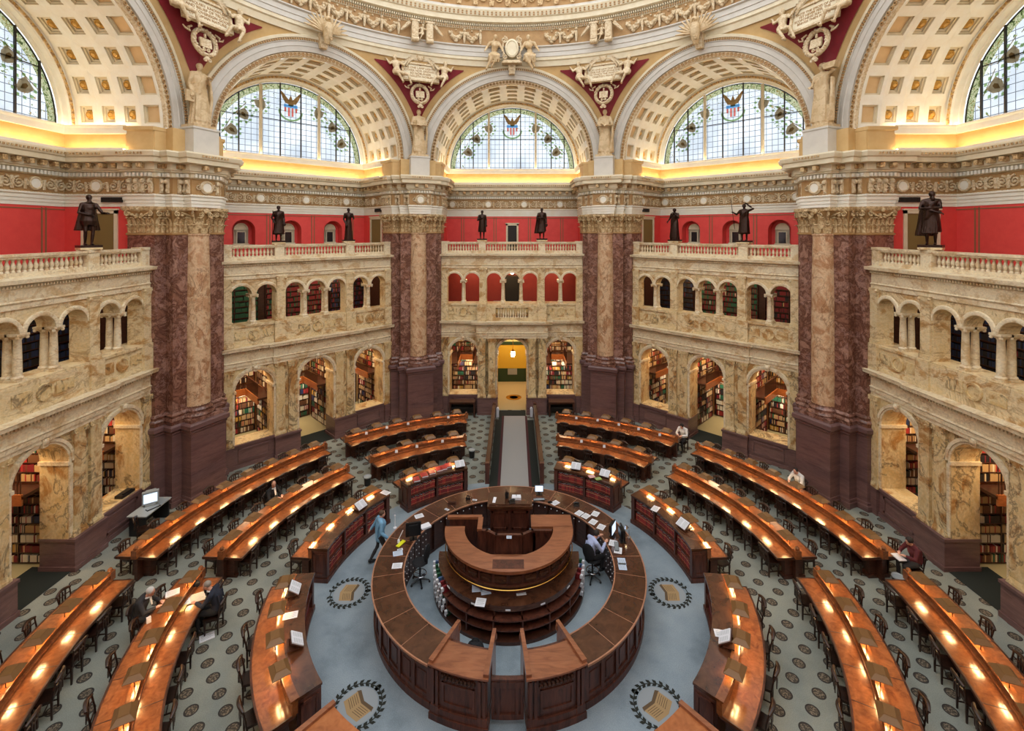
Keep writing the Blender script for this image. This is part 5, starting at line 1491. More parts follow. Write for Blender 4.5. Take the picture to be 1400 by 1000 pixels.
gadget(693,681,2.045,'black pen cup on the tall box desk','pen_cup','cup',lambda m: (m.lathe([(.06,0),(.07,.16),(.055,.16),(.05,.02)],12), [m.tube([(.02*math.cos(i),.02*math.sin(i),.02),(.05*math.cos(i),.05*math.sin(i),.26)],.006,5,0) for i in range(5)]), [BLACK])
gadget(706,682,2.045,'white book rest on the tall box desk','book_rest','book rest',lambda m: (m.box(-.16,.16,-.1,.1,0,.03), m.box(-.15,-.01,-.1,.1,.03,.08), m.box(.01,.15,-.1,.1,.03,.08)), [PAPER])
gadget(618,690,1.104,'small wooden name block on the far left of the ring desk','name_block','sign',lambda m: (m.frus(0,0,0,.12,.16,.06,.14,.015), m.box(-.12,.12,-.055,-.05,.03,.08,0)), [EDGEW])
gadget(640,683,1.104,'black tape dispenser near the aisle end of the ring desk','tape_dispenser','dispenser',lambda m: (m.box(-.09,.09,-.04,.04,0,.05), m.lathe([(.03,-.02),(.06,-.02),(.06,.02),(.03,.02),(.03,-.02)],12,M=Matrix.Translation((0,0,.09)) @ Matrix.Rotation(PI/2,4,'X'))), [BLACK])
gadget(752,688,1.104,'black stapler on the far right of the ring desk','stapler','stapler',lambda m: (m.box(-.09,.09,-.025,.025,0,.02), m.frus(0,0,.03,.07,.09,.022,.06,.018), m.box(-.09,-.06,-.02,.02,0,.05)), [BLACK])
gadget(860,735,1.104,'small chrome desk lamp glowing beside the right hand monitors','desk_lamp','lamp',lambda m: (m.lathe([(.07,0),(.07,.015),(.0,.02)],12,m=0), m.tube([(0,0,.01),(0,0,.3),(-.06,0,.38)],.01,6,0), m.lathe([(.07,.3),(.03,.39)],10,-.1,0,m=0), m.ball((-.1,0,.32),.03,m=1)), [CHROME, LANT])
gadget(540,722,1.104,'thin white microphone stand on the left of the ring desk','microphone','microphone',lambda m: (m.lathe([(.06,0),(.06,.015),(0,.02)],10), m.tube([(0,0,0),(0,0,.4)],.012,6), m.ball((0,0,.42),.03)), [PAPER])
gadget(545,742,1.104,'white desk stand at the left of the yellow folder','document_stand','stand',lambda m: (m.lathe([(.05,0),(.04,.08),(.02,.1)],10), m.tube([(0,0,.1),(.12,.1,.34)],.012,6)), [PAPER])
gadget(573,722,1.104,'tangle of white cables and a charger behind the left monitor','charger','charger',lambda m: (m.box(-.1,.02,-.05,.05,0,.06), [m.tube([(.0,0,.03),(.1+.03*i,.12*math.cos(i),.04),(.25,.1*math.sin(2*i),.01)],.009,5) for i in range(4)]), [PAPER])
gadget(582,721,1.104,'pile of white forms behind the left monitor on the ring desk','paper_pile','paper',lambda m: [m.box(-.16+R.uniform(-.02,.02),.16,-.12,.12+R.uniform(-.02,.02),.012*i,.012*i+.01) for i in range(5)], [PAPER], .6)
# office chairs
def stool(x, y, rz, label):
    r = empty('swivel_chair', (x,y,0), rz, label, 'chair', None)
    m = MB()
    for i in range(5):
        a = 2*PI*i/5; m.tube([(0,0,.14),(.3*math.cos(a),.3*math.sin(a),.08)], [.03,.02], 6); 
    m.tube([(0,0,.1),(0,0,.62)], .03, 8); m.build('base', BLACK, r)
    for i in range(5):
        a = 2*PI*i/5; m = MB(); m.ball((.3*math.cos(a),.3*math.sin(a),.035),.035,n=8,k=5); m.build('caster', BLACK, r)
    m = MB(); m.tube([(.2*math.cos(2*PI*i/20),.2*math.sin(2*PI*i/20),.3) for i in range(21)], .014, 6)
    for i in range(4): a = 2*PI*i/4; m.tube([(0,0,.28),(.2*math.cos(a),.2*math.sin(a),.3)], .009, 5)
    m.build('foot_ring', CHROME, r)
    m = MB(); m.ball((0,0,.66),.25,.25,.06,n=14,k=6); m.build('seat', BLACKF, r)
    m = MB(); m.ball((0,-.24,1.0),.23,.055,.26,n=14,k=8); m.tube([(0,-.1,.62),(0,-.24,.66),(0,-.25,.85)],.025,6); m.build('backrest', BLACKF, r)
    return r
p = pol(2.9, math.degrees(math.atan2(at(575,797,0).x, at(575,797,0).y))); stool(p.x, p.y, rad(75), 'tall black swivel chair with chrome foot ring, empty, left inside the ring desk')
p = pol(2.74, 78); SEATC = p; stool(p.x, p.y, rad(-40), 'tall black swivel chair under the seated clerk, right inside the ring desk')
m = MB(); m.ball((0,0,.2),.24,.2,.2,n=12,k=6); m.tube([(-.1,0,.36),(-.06,0,.46),(.06,0,.46),(.1,0,.36)],.015,6)
o = m.build('black_bag', BLACKF); p = at(650,897,0); o.location = p; tag(o, 'black bag on the floor between the gate cabinet arms on the left', 'bag')

# open dictionaries and notices on the reference desks
def stand(px, py, az, label, h=.32, big=.4):
    p = at(px, py, 1.13); r = empty('book_stand', p, -rad(az), label, 'book stand')
    T = Matrix.Rotation(rad(-34),4,'X')
    m = MB(); m.box(-.2,.2,-.12,.14,0,.03); m.box(-.03,.03,.06,.1,0,.2); m.box(-big/2-.02,big/2+.02,-.17,.17,.12,.14,0,T.inverted()); m.build('rest', EDGEW, r)
    m = MB()
    for s in (-1,1):
        m.box(min(0,s*big/2),max(0,s*big/2),-.15,.15,.142,.168,0,T.inverted())
        for i in range(7): m.box(min(s*.03,s*(big/2-.03)),max(s*.03,s*(big/2-.03)),-.12+.035*i,-.11+.035*i,.168,.169,1,T.inverted())
    m.build('open_pages', [PAPER, GREYPL], r)
for px, py, az, lb in ((491,694,-62,'open dictionary on a stand, middle reference desk on the left'),(399,810,-104,'open book on a stand at the rear of the front left reference desk'),(401,882,-119,'large open book on a stand at the front of the front left reference desk'),(996,879,117,'open book on a stand on the front right reference desk'),(936,720,64,'open white book on a stand, middle reference desk on the right'),(788,640,20,'framed open book on a stand, aisle end of the rear right reference desk'),(828,650,32,'open atlas on a stand, outer end of the rear right reference desk'),(628,637,-22,'open picture book on a stand, aisle end of the rear left reference desk')):
    stand(px, py, az, lb)
for px, py, rot, lb in ((397,842,.3,'white notice sheet on the front left reference desk'),(987,867,-.2,'white notice sheet on the front right reference desk'),(896,696,.9,'white sheet on the middle right reference desk'),(527,674,-.5,'white sheet at the rear end of the middle left reference desk')):
    sheet(px, py, 1.095, .36, .24, rot, lb)
for i, (px, py) in enumerate(((569,657),(580,651),(590,647),(600,643),(606,641),(613,638))):
    p = at(px, py, 1.095); r = empty('red_book', p, rad(25), 'red bound book lying on the rear left reference desk, %s from its outer end' % nth(i), 'book', 'red books lying on the rear left reference desk')
    m = MB(); m.box(-.13,.13,-.16,.16,0,.07); m.build('cover', BOOKC[1], r); m = MB(); m.box(-.12,.132,-.162,.15,.012,.058); m.build('pages', PAPER, r)
p = at(809,651,1.095); o = sheet(809,652,1.095,.26,.2,.3,'pink leaflet on the rear right reference desk', mat('pink_paper', C(206,150,160), .6), .01, 'leaflet')
o = sheet(818,655,1.095,.26,.2,.3,'green leaflet on the rear right reference desk', mat('lime_paper', C(150,180,80), .6), .01, 'leaflet')
# waste bins
for px, py, lb in ((510,655,'black bin at the outer end of the rear middle desk on the left'),(638,624,'black bin at the aisle end of the rear middle desk on the left'),(1226,793,'black bin in front of the reader at the right desk end')):
    p = {510:pol(8.9,-45.6), 638:pol(9.0,-12.6), 1226:pol(12.25,89.2)}[px]; r = empty('waste_bin', p, 0, lb, 'bin')
    m = MB(); m.lathe([(.13,0),(.16,.36),(.165,.38),(.15,.38),(.12,.03),(0,.03)], 16); m.build('bucket', BLACK, r, (0,0,0), 40)
    m = MB(); m.lathe([(.15,.34),(.175,.36),(.17,.4),(.14,.37)], 16); m.build('liner', GREYPL, r)
# computer table at the left wall
p = Vector((-13.75,3.3,0)); r = empty('computer_table', p, rad(90), 'dark table with a grey top below the arch on the left wall', 'table')
m = MB(); m.box(-.65,.65,-.36,.36,.72,.76); m.build('top', GREYPL, r)
for x in (-.58,.58):
    m = MB(); m.box(x-.03,x+.03,-.3,.3,0,.72); m.build('side_panel', BLACK, r)
m = MB(); m.box(-.6,.6,.28,.31,.1,.7); m.build('back_panel', BLACK, r)
r = empty('computer_monitor', p+Vector((-.05,.1,.76)), rad(35), 'bulky grey computer monitor on the dark table at the left wall', 'monitor')
m = MB(); m.box(-.26,.26,-.06,.1,.06,.52); m.frus(0,.24,.1,.44,.2,.16,.16,.13); m.box(-.16,.16,-.1,.2,0,.06); m.build('housing', GREYPL, r)
m = MB(); m.box(-.21,.21,-.066,-.06,.12,.46); m.build('screen', SCREEN, r)
m = MB(); m.box(-.22,.22,-.08,.08,0,.03,0)
for i in range(5):
    for j in range(14): m.box(-.205+.029*j,-.18+.029*j,-.06+.025*i,-.04+.025*i,.03,.036,1)
o = m.build('keyboard', [BLACK, GREYPL]); o.location = p+Vector((.2,-.1,.76)); o.rotation_euler = (0,0,rad(60)); tag(o, 'dark keyboard on the computer table at the left wall', 'keyboard')
m = MB(); m.box(-.3,.3,-.15,.15,0,.1); m.box(-.2,.2,-.12,-.05,.1,.14); o = m.build('printer', [BLACK]); o.location = (-14.8,3.42,1.142); o.rotation_euler = (0,0,rad(90))
tag(o, 'flat black printer on the sill of the left wall arch beside the pier', 'printer')
c = dup(_proto[0], (-13.3,2.45,0), rad(-60), 'dark wooden chair beside the computer table at the left wall', None)
# loose papers, books and cards on the reading desks
for px, py, z, lb, w_, h_, rot in ((283,872,0.004,'white book lying open on the carpet behind the reader in the dark suit',.36,.26,.6),):
    sheet(px, py, z, w_, h_, rot, lb, PAPER, .02, 'open_book')
m = MB(); m.box(-.08,.08,-.03,.03,0,.03); o = m.build('eyeglass_case', [BLACK]); o.location = at(286,851,.002); o.rotation_euler = (0,0,.6); tag(o, 'small dark case on the carpet near the reader in the dark suit', 'case')
for px, py, rot, lb, mt in ((250,826,.7,'white open book between the two old readers on the front middle desk',PAPER),(244,834,.3,'yellowish booklet pile on the front middle desk by the readers',mat('yellow_paper',C(226,208,130),.6)),(254,811,.5,'small white card on the ridge side of the front middle desk',PAPER),(236,812,.6,'open notebook before the white haired reader',PAPER)):
    sheet(px, py, .775, .34 if 'small' not in lb else .12, .26 if 'small' not in lb else .08, rot, lb, mt, .03 if 'pile' in lb or 'open' in lb else .006, 'open_book' if 'book' in lb else 'paper_sheet')
m = MB(); m.box(-.05,.05,-.02,.0,0,.14); m.box(-.05,.05,.03,.05,0,.14); m.box(-.05,.05,-.02,.05,0,.01); m.box(-.02,.02,-.025,-.02,.05,.1)
o = m.build('request_card_holder', [PAPER]); o.location = at(203.5,852,.775); o.rotation_euler = (0,0,.8); tag(o, 'small white card holder on the front middle desk on the left', 'card holder')
m = MB(); m.ball((0,0,.09),.14,.1,.1,n=10,k=6); m.tube([(-.08,0,.15),(0,0,.22),(.08,0,.15)],.014,6)
o = m.build('black_bag', [BLACKF]); o.location = at(267,803,.775); tag(o, 'small black bag on the desk beside the reader in the dark suit', 'bag')
for px, py, lb in ((527,583,'second'),(545,576,'third')): pass
ccards = [(501,594),(529,586),(558,581),(613,572),(542,619),(570,612),(605,605),(788,573),(817,576),(846,582),(873,588),(902,596),(795,605),(826,612)]
for i, (px, py) in enumerate(ccards):
    p = at(px, py, .985); m = MB(); m.frus(0,0,0,.12,.06,.04,.055,.006); o = m.build('seat_card', [PAPER]); o.location = p
    row_ = 'middle' if py > 603 else 'outer'
    tag(o, 'white card on the rear %s %s desk, %s' % (row_, 'left' if px < 700 else 'right', nth([c for c in ccards if (c[0] < 700) == (px < 700) and ((c[1] > 603) == (py > 603))].index((px,py)))+' from the left'), 'card', 'white seat cards on the rear desks')
# ------------------------------------------------------------------ figures: statues and people
def organic(mb, voxel, it=4, fac=.5):
    me = mb.mesh('tmp', []); o = bpy.data.objects.new('tmp', me); COL.objects.link(o)
    m = o.modifiers.new('r','REMESH'); m.mode = 'VOXEL'; m.voxel_size = voxel; m.use_smooth_shade = True
    if it: s = o.modifiers.new('s','SMOOTH'); s.iterations = it; s.factor = fac
    dg = bpy.context.evaluated_depsgraph_get(); dg.update()
    r = bpy.data.meshes.new_from_object(o.evaluated_get(dg))
    bpy.data.objects.remove(o); bpy.data.meshes.remove(me)
    r.polygons.foreach_set('use_smooth', [True]*len(r.polygons)); return r
def cap(mb, pts, rs):
    pts = [Vector(p) for p in pts]
    mb.tube(pts, list(rs), 10)
    for p, r in zip(pts, rs): mb.ball(p, r, n=10, k=7)
def V3(*a): return Vector(a)
STAND = dict(pel=(0,0,.93),wai=(0,0,1.1),che=(0,.01,1.29),nec=(0,-.005,1.47),hea=(0,.02,1.63),
             shL=(-.19,0,1.42),elL=(-.25,-.03,1.13),wrL=(-.26,.07,.88),shR=(.19,0,1.42),elR=(.25,-.03,1.13),wrR=(.26,.07,.88),
             hiL=(-.09,0,.9),knL=(-.1,.03,.49),anL=(-.1,-.02,.09),hiR=(.09,0,.9),knR=(.1,.03,.49),anR=(.1,-.02,.09))
SEAT = dict(pel=(0,-.06,.58),wai=(0,-.07,.74),che=(0,-.02,.94),nec=(0,.05,1.12),hea=(0,.12,1.26),
            shL=(-.19,.02,1.06),elL=(-.27,.17,.82),wrL=(-.12,.38,.84),shR=(.19,.02,1.06),elR=(.27,.17,.82),wrR=(.12,.38,.84),
            hiL=(-.09,-.02,.55),knL=(-.12,.4,.54),anL=(-.12,.36,.1),hiR=(.09,-.02,.55),knR=(.12,.4,.54),anR=(.12,.36,.1))
def J(base, **kw):
    d = {k: Vector(v) for k, v in base.items()}
    for k, v in kw.items(): d[k] = Vector(v)
    return d
def hand(mb, el, wr, curl=.5, side=1, s=1.0):
    d = (wr-el).normalized(); up = V3(0,0,1)
    u = d.cross(up); u = u.normalized() if u.length > .1 else V3(1,0,0)
    n = u.cross(d)
    c = wr+d*.045*s
    mb.tube([wr, wr+d*.04*s, wr+d*.085*s], [.026*s,.036*s,.034*s], 8); mb.ball(wr+d*.06*s, .036*s, .03*s, .03*s, n=8, k=6)
    for i, (q, L) in enumerate(((-.03,.06),(-.01,.074),(.01,.07),(.03,.055))):
        a = wr+d*.09*s+u*q*s; b = a+d*L*.55*s-n*.012*curl*s; e = b+d*L*.4*s-n*.045*curl*s
        mb.tube([a,b,e], [.0105*s,.0095*s,.008*s], 6); mb.ball(e, .008*s, n=6, k=4)
    a = wr+d*.035*s+u*(-side*.03*s); b = a+d*.035*s+u*(-side*.028*s); e = b+d*.03*s-u*(-side*.004*s)
    mb.tube([a,b,e], [.014*s,.012*s,.009*s], 6)
def head(mb, j, face=None, s=1.0):
    h = j['hea']; f = Vector(face or (0,1,-.15)).normalized(); r = f.cross(V3(0,0,1)).normalized(); u = r.cross(f)
    M = Matrix((( r.x,f.x,u.x,h.x),(r.y,f.y,u.y,h.y),(r.z,f.z,u.z,h.z),(0,0,0,1)))
    mb.ball((0,-.01,.02), .076*s,.095*s,.1*s, n=12, k=8, M=M); mb.ball((0,.025,-.045), .056*s,.066*s,.07*s, n=10, k=7, M=M)
    mb.frus(0,0,0,.03,.011,.014,.006,.006, 0, M @ Matrix.Translation((0,.095*s,-.03)))
    mb.ball((0,.086*s,-.055), .022*s,.014*s,.007*s, n=8, k=5, M=M)
    for q in (-1,1):
        mb.ball((q*.076*s,-.005,-.005), .012,.022,.032, n=8, k=5, M=M); mb.ball((q*.03,.078*s,.022), .02,.012,.008, n=6, k=4, M=M)
    return M
def flesh(mb, j, k=1.0, fem=False):
    cap(mb, [j['pel'],j['wai'],j['che']], [.135*k,.125*k,.15*k])
    for s in (-1,1): mb.ball(j['che']+V3(s*.06,0,.02), .1*k,.105*k,.14*k, n=10, k=7)
    cap(mb, [j['shL'],(j['shL']+j['shR'])/2+V3(0,0,.02),j['shR']], [.062*k,.085*k,.062*k])
    cap(mb, [j['che']+V3(0,0,.1),j['nec'],(j['nec']*.45+j['hea']*.55)], [.085*k,.058,.054])
def arms(mb, j, k=1.0):
    for s in 'LR': cap(mb, [j['sh'+s],(j['sh'+s]+j['el'+s])/2,j['el'+s],(j['el'+s]*.6+j['wr'+s]*.4),j['wr'+s]], [.056*k,.05*k,.042*k,.042*k,.028*k])
def legs(mb, j, k=1.0, feet=True):
    for s in 'LR':
        cap(mb, [j['hi'+s],(j['hi'+s]+j['kn'+s])/2,j['kn'+s],(j['kn'+s]*.65+j['an'+s]*.35),j['an'+s]], [.088*k,.076*k,.056*k,.056*k,.036*k])
        if feet: foot(mb, j, s)
def foot(mb, j, s):
    a = j['an'+s]; f = V3(0,1,0)
    mb.ball(a+f*.06+V3(0,0,-.05), .044,.12,.036, n=10, k=6); mb.ball(a+V3(0,-.02,-.035), .042,.05,.05, n=8, k=6)
def robe(mb, rows, kf, amp, ph=0.0, n=72, seed=1):
    """closed draped shell; rows (z, rx, ry, cx, cy); vertical folds deepen downwards"""
    q = random.Random(seed); off = [q.uniform(0,6) for _ in range(4)]
    vs = []; zt = rows[-1][0]; zb = rows[0][0]
    for z, rx, ry, cx, cy in rows:
        t = (zt-z)/max(zt-zb,.01)
        for i in range(n):
            a = 2*PI*i/n
            f = 1+amp*(.25+.75*t)*(math.sin(kf*a+off[0]+t*1.2)+.5*math.sin((kf*1.7)*a+off[1]-t*2.0)*1.0+.35*math.sin(3*a+off[2]+4*t))
            vs.append((cx+rx*f*math.cos(a), cy+ry*f*math.sin(a), z))
    K = len(rows)
    fs = [(j*n+i, j*n+(i+1)%n, (j+1)*n+(i+1)%n, (j+1)*n+i) for j in range(K-1) for i in range(n)]
    fs += [tuple(reversed(range(n))), tuple(range((K-1)*n,K*n))]
    mb.add(vs, fs)
def folds(mb, pts_list, r=.022):
    for p in pts_list: mb.tube(p, [r*.6]+[r]*(len(p)-2)+[r*.5] if len(p) > 2 else r, 6); 
def statue_mesh(style, j, voxel=.017, face=None):
    mb = MB(); flesh(mb, j); arms(mb, j, 1.12); head(mb, j, face)
    for s in 'LR': hand(mb, j['el'+s], j['wr'+s], .8, 1 if s == 'L' else -1, 1.15)
    legs(mb, j)
    c = j['che']; p = j['pel']
    if style in ('robe','slim'):
        k = .85 if style == 'slim' else 1.0
        robe(mb, [(.0,.27*k,.22*k,0,0),(.25,.24*k,.2*k,0,0),(.6,.21*k,.18*k,p.x*.5,p.y*.5),(.95,.2*k,.165*k,p.x,p.y),(1.12,.17*k,.14*k,p.x,p.y),(1.3,.2*k,.15*k,c.x,c.y),(1.42,.17*k,.12*k,c.x,c.y)], 11, .07, seed=int(j['wrL'].z*100))
    if style == 'toga':
        robe(mb, [(.32,.25,.2,0,0),(.6,.23,.19,0,0),(.95,.215,.175,0,0),(1.15,.19,.155,0,0),(1.32,.21,.155,0,0),(1.43,.17,.12,0,0)], 10, .075, seed=4)
    if style == 'doublet':
        robe(mb, [(.7,.2,.17,0,0),(.85,.23,.19,0,0),(1.0,.19,.16,0,0),(1.2,.18,.15,0,0),(1.42,.17,.12,0,0)], 12, .03, seed=2)
        robe(mb, [(.52,.34,.18,0,-.14),(.8,.3,.16,0,-.13),(1.1,.25,.13,0,-.1),(1.42,.2,.1,0,-.04)], 7, .09, seed=5)
        mb.lathe([(.05,1.43),(.13,1.46),(.14,1.49),(.06,1.5)], 14)
    if style in ('coat','cloak'):
        robe(mb, [(.42,.25,.19,0,-.02),(.7,.23,.18,0,-.01),(1.0,.2,.165,0,0),(1.2,.19,.15,0,0),(1.42,.175,.12,0,0)], 9, .05, seed=3)
        if style == 'cloak': robe(mb, [(.3,.22,.12,.2,-.1),(.7,.2,.11,.16,-.1),(1.1,.2,.12,.1,-.08),(1.44,.2,.11,0,-.03)], 6, .12, seed=8)
    # drapery folds swept across the chest and down from the hip
    if style in ('toga','robe','cloak'):
        for i in range(6):
            a = i/5
            mb.tube([c+V3(-.17+.02*i,.02,.16-.02*i), c+V3(-.06,.17-.01*i,.02-.05*i), c+V3(.1,.165,-.13-.055*i), c+V3(.2,.05,-.2-.07*i)], [.018,.026,.026,.018], 6)
        for i in range(7):
            x = -.17+.34*i/6
            mb.tube([(x*.8,.16*math.sqrt(max(.1,1-(x/.25)**2)),.98),(x,.185*math.sqrt(max(.1,1-(x/.27)**2)),.6),(x*1.12+.02,.21*math.sqrt(max(.1,1-(x/.28)**2)),.12 if style == 'robe' else .36)], [.016,.024,.026], 6)
    return mb
def hairball(mb, j, face=None, k=1.0, beard=False, bun=False):
    h = j['hea']; f = Vector(face or (0,1,-.15)).normalized()
    mb.ball(h-f*.022+V3(0,0,.035), .086*k,.1*k,.092*k, n=12, k=8)
    if beard: mb.ball(h+f*.07+V3(0,0,-.1), .05,.045,.075, n=8, k=6)
    if bun: mb.ball(h-f*.11+V3(0,0,.03), .05, n=8, k=6)
def put_statue(name, mb, mt, loc, rz, scale, label, cat, group, base=None, voxel=.018, extra=None, under=None):
    me = organic(mb, voxel, 3, .45); me.name = name
    r = empty(name, loc, rz, label, cat, group); r.scale = (scale,)*3
    me.materials.append(mt); link('figure', me, r)
    if base: m = MB(); m.box(-base,base,-base*.8,base*.8,-.06,.02); m.build('foot_plate', mt, r)
    if under: m = MB(); m.box(-under,under,-under*.8,under*.8,-.13,-.06); m.build('stone_block', MAR, r)
    if extra: m = MB(); extra(m); m.build('staff' if 'staff' in label else 'book' if 'book' in label or 'tablet' in label else 'attribute', mt, r)
    return r
# bronzes on the balustrades
def bron(a, t, style, j, label, face=None, hair=None, extra=None, sc_=1.0, turn=0):
    mb = statue_mesh(style, j, face=face)
    hairball(mb, j, face, **(hair or {}))
    for z_ in range(1):
        pass
    pt = bay_pt(a, t, A0+.17, 10.625+.1326*sc_)
    put_statue('bronze_statue', mb, BRONZE, pt, PI-rad(a)+rad(turn), 1.02*sc_, label, 'statue', 'bronze statues on the balustrade', .3, .019, extra, .3)
bron(-90, 1.85, 'doublet', J(STAND, wrL=(-.3,.52,1.12), elL=(-.29,.24,1.12), wrR=(.05,.2,1.06), elR=(.29,.05,1.13), anL=(-.06,.05,.09), knR=(.12,.08,.49)), 'bronze statue in short cape and breeches stretching out one hand, on the left balustrade', hair=dict(k=1.04,beard=True), turn=-30)
bron(-45, -1.85, 'toga', J(STAND, wrR=(.24,.12,1.0), elR=(.3,.0,1.16)), 'bronze statue in a wrapped cloak with a staff, on the back left balustrade', hair=dict(k=1.05,beard=True), extra=lambda m: m.tube([(.28,.2,.0),(.26,.18,1.5)], .016, 6), turn=-15)
bron(-45, 1.85, 'slim', J(STAND, wrL=(-.2,.28,1.18), elL=(-.27,.02,1.16), wrR=(.16,.12,.86)), 'slender robed bronze statue, right of the two on the back left balustrade', hair=dict(k=.98), turn=-15)
bron(0, -1.86, 'coat', J(STAND, wrR=(.04,.2,1.24), elR=(.27,.05,1.14)), 'bronze statue in a long open coat, left of the two on the back balustrade', hair=dict(k=1.0), sc_=1.0)
bron(0, 1.86, 'cloak', J(STAND, wrR=(.0,.21,1.18), elR=(.29,.05,1.16), wrL=(-.27,.05,.86)), 'bronze statue in breeches with a draped mantle, right one on the back balustrade', hair=dict(k=.98), sc_=1.08)
bron(45, -1.85, 'robe', J(STAND, hea=(-.02,.1,1.6), nec=(0,.04,1.46), che=(0,.04,1.28), wrR=(.3,.16,1.05), elR=(.3,0,1.16), wrL=(-.08,.2,1.42), elL=(-.26,.08,1.2)), 'hooded bronze statue bowing its head, left of the two on the back right balustrade', hair=dict(k=1.15,beard=True), face=(0,1,-.5))
bron(45, 1.85, 'toga', J(STAND, elL=(-.42,.05,1.5), wrL=(-.16,.12,1.72), elR=(.33,.04,1.25), wrR=(.4,.2,1.32), knL=(-.14,.1,.5)), 'bronze statue shading its eyes, gripping a staff, on the back right balustrade', hair=dict(k=1.0), face=(-.3,1,0), extra=lambda m: m.tube([(.36,.2,.55),(.5,.3,1.95)], .014, 6), sc_=1.05)
bron(90, -1.85, 'cloak', J(STAND, hea=(-.04,.08,1.6), che=(-.02,.04,1.29), elL=(-.25,.1,1.2), wrL=(.1,.24,1.18), elR=(.26,.1,1.2), wrR=(-.2,.25,1.05), knL=(-.12,.1,.5)), 'bronze statue hunched with crossed arms and bunched drapery, on the right balustrade', hair=dict(k=1.04,beard=True), face=(-.5,1,-.3), turn=40, sc_=1.08)
# plaster figures on the piers
def plas(az, j, label, extra=None, face=None, bun=True):
    mb = statue_mesh('robe', j, face=face); hairball(mb, j, face, .98, False, bun)
    for i in range(5): mb.tube([(-.28,-.05+.05*i*.5,1.3),(-.3,.02*i,.8),(-.3+.02*i,.02*i,.1)], [.03,.045,.04], 6)
    put_statue('plaster_statue', mb, STATW, pol(RHO-.14, az, 15.64+.1), PI-rad(az), 1.56, label, 'statue', 'plaster statues above the piers', .32, .02, extra)
plas(-67.5, J(STAND, wrR=(.26,.1,.86), elL=(-.27,0,1.2), wrL=(-.12,.2,1.3)), 'cream plaster statue holding a book at her side, above the left pier', lambda m: m.box(.2,.42,.06,.12,.62,.92), face=(.5,1,-.1))
plas(-22.5, J(STAND, wrR=(.12,.26,1.12), elR=(.28,.06,1.15), wrL=(-.12,.26,1.12), elL=(-.28,.06,1.15)), 'cream plaster statue carrying a small model before her, above the back left pier', lambda m: m.box(-.14,.14,.24,.4,1.08,1.26))
plas(22.5, J(STAND, wrR=(.1,.27,1.15), elR=(.28,.06,1.16), wrL=(-.14,.27,1.1), elL=(-.28,.06,1.14)), 'cream plaster statue reading from an open book, above the back right pier', lambda m: (m.box(-.2,0,.26,.31,1.08,1.3), m.box(0,.2,.27,.32,1.08,1.3)), face=(-.2,1,-.35))
plas(67.5, J(STAND, elL=(-.36,.06,1.45), wrL=(-.26,.12,1.58), wrR=(.2,.2,1.1), elR=(.3,0,1.15), knL=(-.12,.1,.5)), 'cream plaster statue with one arm raised to her shoulder, above the right pier', lambda m: (m.frus(0,0,1.5,1.66,.14,.1,.2,.1,0,Matrix.Translation((-.3,.1,0)))), face=(-.5,1,0))
# inscription tablets with wreaths, putti
def text_mesh(body, size, key):
    cu = bpy.data.curves.new(key,'FONT'); cu.body = body; cu.size = size; cu.align_x = 'CENTER'; cu.align_y = 'CENTER'; cu.extrude = .012; cu.space_line = 1.0
    o = bpy.data.objects.new(key, cu); COL.objects.link(o)
    dg = bpy.context.evaluated_depsgraph_get(); dg.update()
    me = bpy.data.meshes.new_from_object(o.evaluated_get(dg)); bpy.data.objects.remove(o); return me
def putto(sx):
    j = J(SEAT, pel=(0,0,.5), wai=(0,0,.64), che=(-sx*.03,0,.82), nec=(-sx*.05,.02,.98), hea=(-sx*.08,.04,1.13), shL=(-.17,0,.93), shR=(.17,0,.93),
          elL=(-.3,.1,.78), wrL=(-.4 if sx < 0 else -.38,.05,.95), elR=(.3,.1,.78), wrR=(.4,.05,.95), hiL=(-.1,0,.47), hiR=(.1,0,.47), knL=(-.22+sx*.25,.2,.3), anL=(-.2+sx*.4,.1,-.05), knR=(.22+sx*.25,.2,.34), anR=(.2+sx*.45,.1,.0))
    mb = MB(); flesh(mb, j, 1.05); arms(mb, j, 1.2); head(mb, j, (-sx*.5,1,-.2), 1.15); legs(mb, j, 1.1)
    for s in 'LR': hand(mb, j['el'+s], j['wr'+s], .6, 1, 1.2)
    hairball(mb, j, (-sx*.5,1,-.2), 1.1)
    robe(mb, [(.38,.2,.16,sx*.05,0),(.5,.19,.16,0,0),(.6,.16,.14,0,0)], 8, .1, n=48)
    return organic(mb, .024, 2)
PUT = {s: putto(s) for s in (-1,1)}
for me in PUT.values(): me.materials.append(ORNC)
INS = {-67.5:'THE INQUIRY KNOWLEDGE\nAND BELIEF OF TRUTH\nIS THE SOVEREIGN GOOD\nOF HUMAN NATURE', -22.5:'AS ONE LAMP LIGHTS\nANOTHER NOR GROWS LESS\nSO NOBLENESS\nENKINDLETH NOBLENESS', 22.5:'ONE GOD ONE LAW ONE ELEMENT\nAND ONE FAR OFF DIVINE EVENT\nTO WHICH THE WHOLE\nCREATION MOVES', 67.5:'WE TASTE THE SPICES OF ARABIA\nYET NEVER FEEL THE\nSCORCHING SUN WHICH\nBRINGS THEM FORTH'}
PN = {-67.5:'left pier',-22.5:'back left pier',22.5:'back right pier',67.5:'right pier'}
def flatm(root): return root
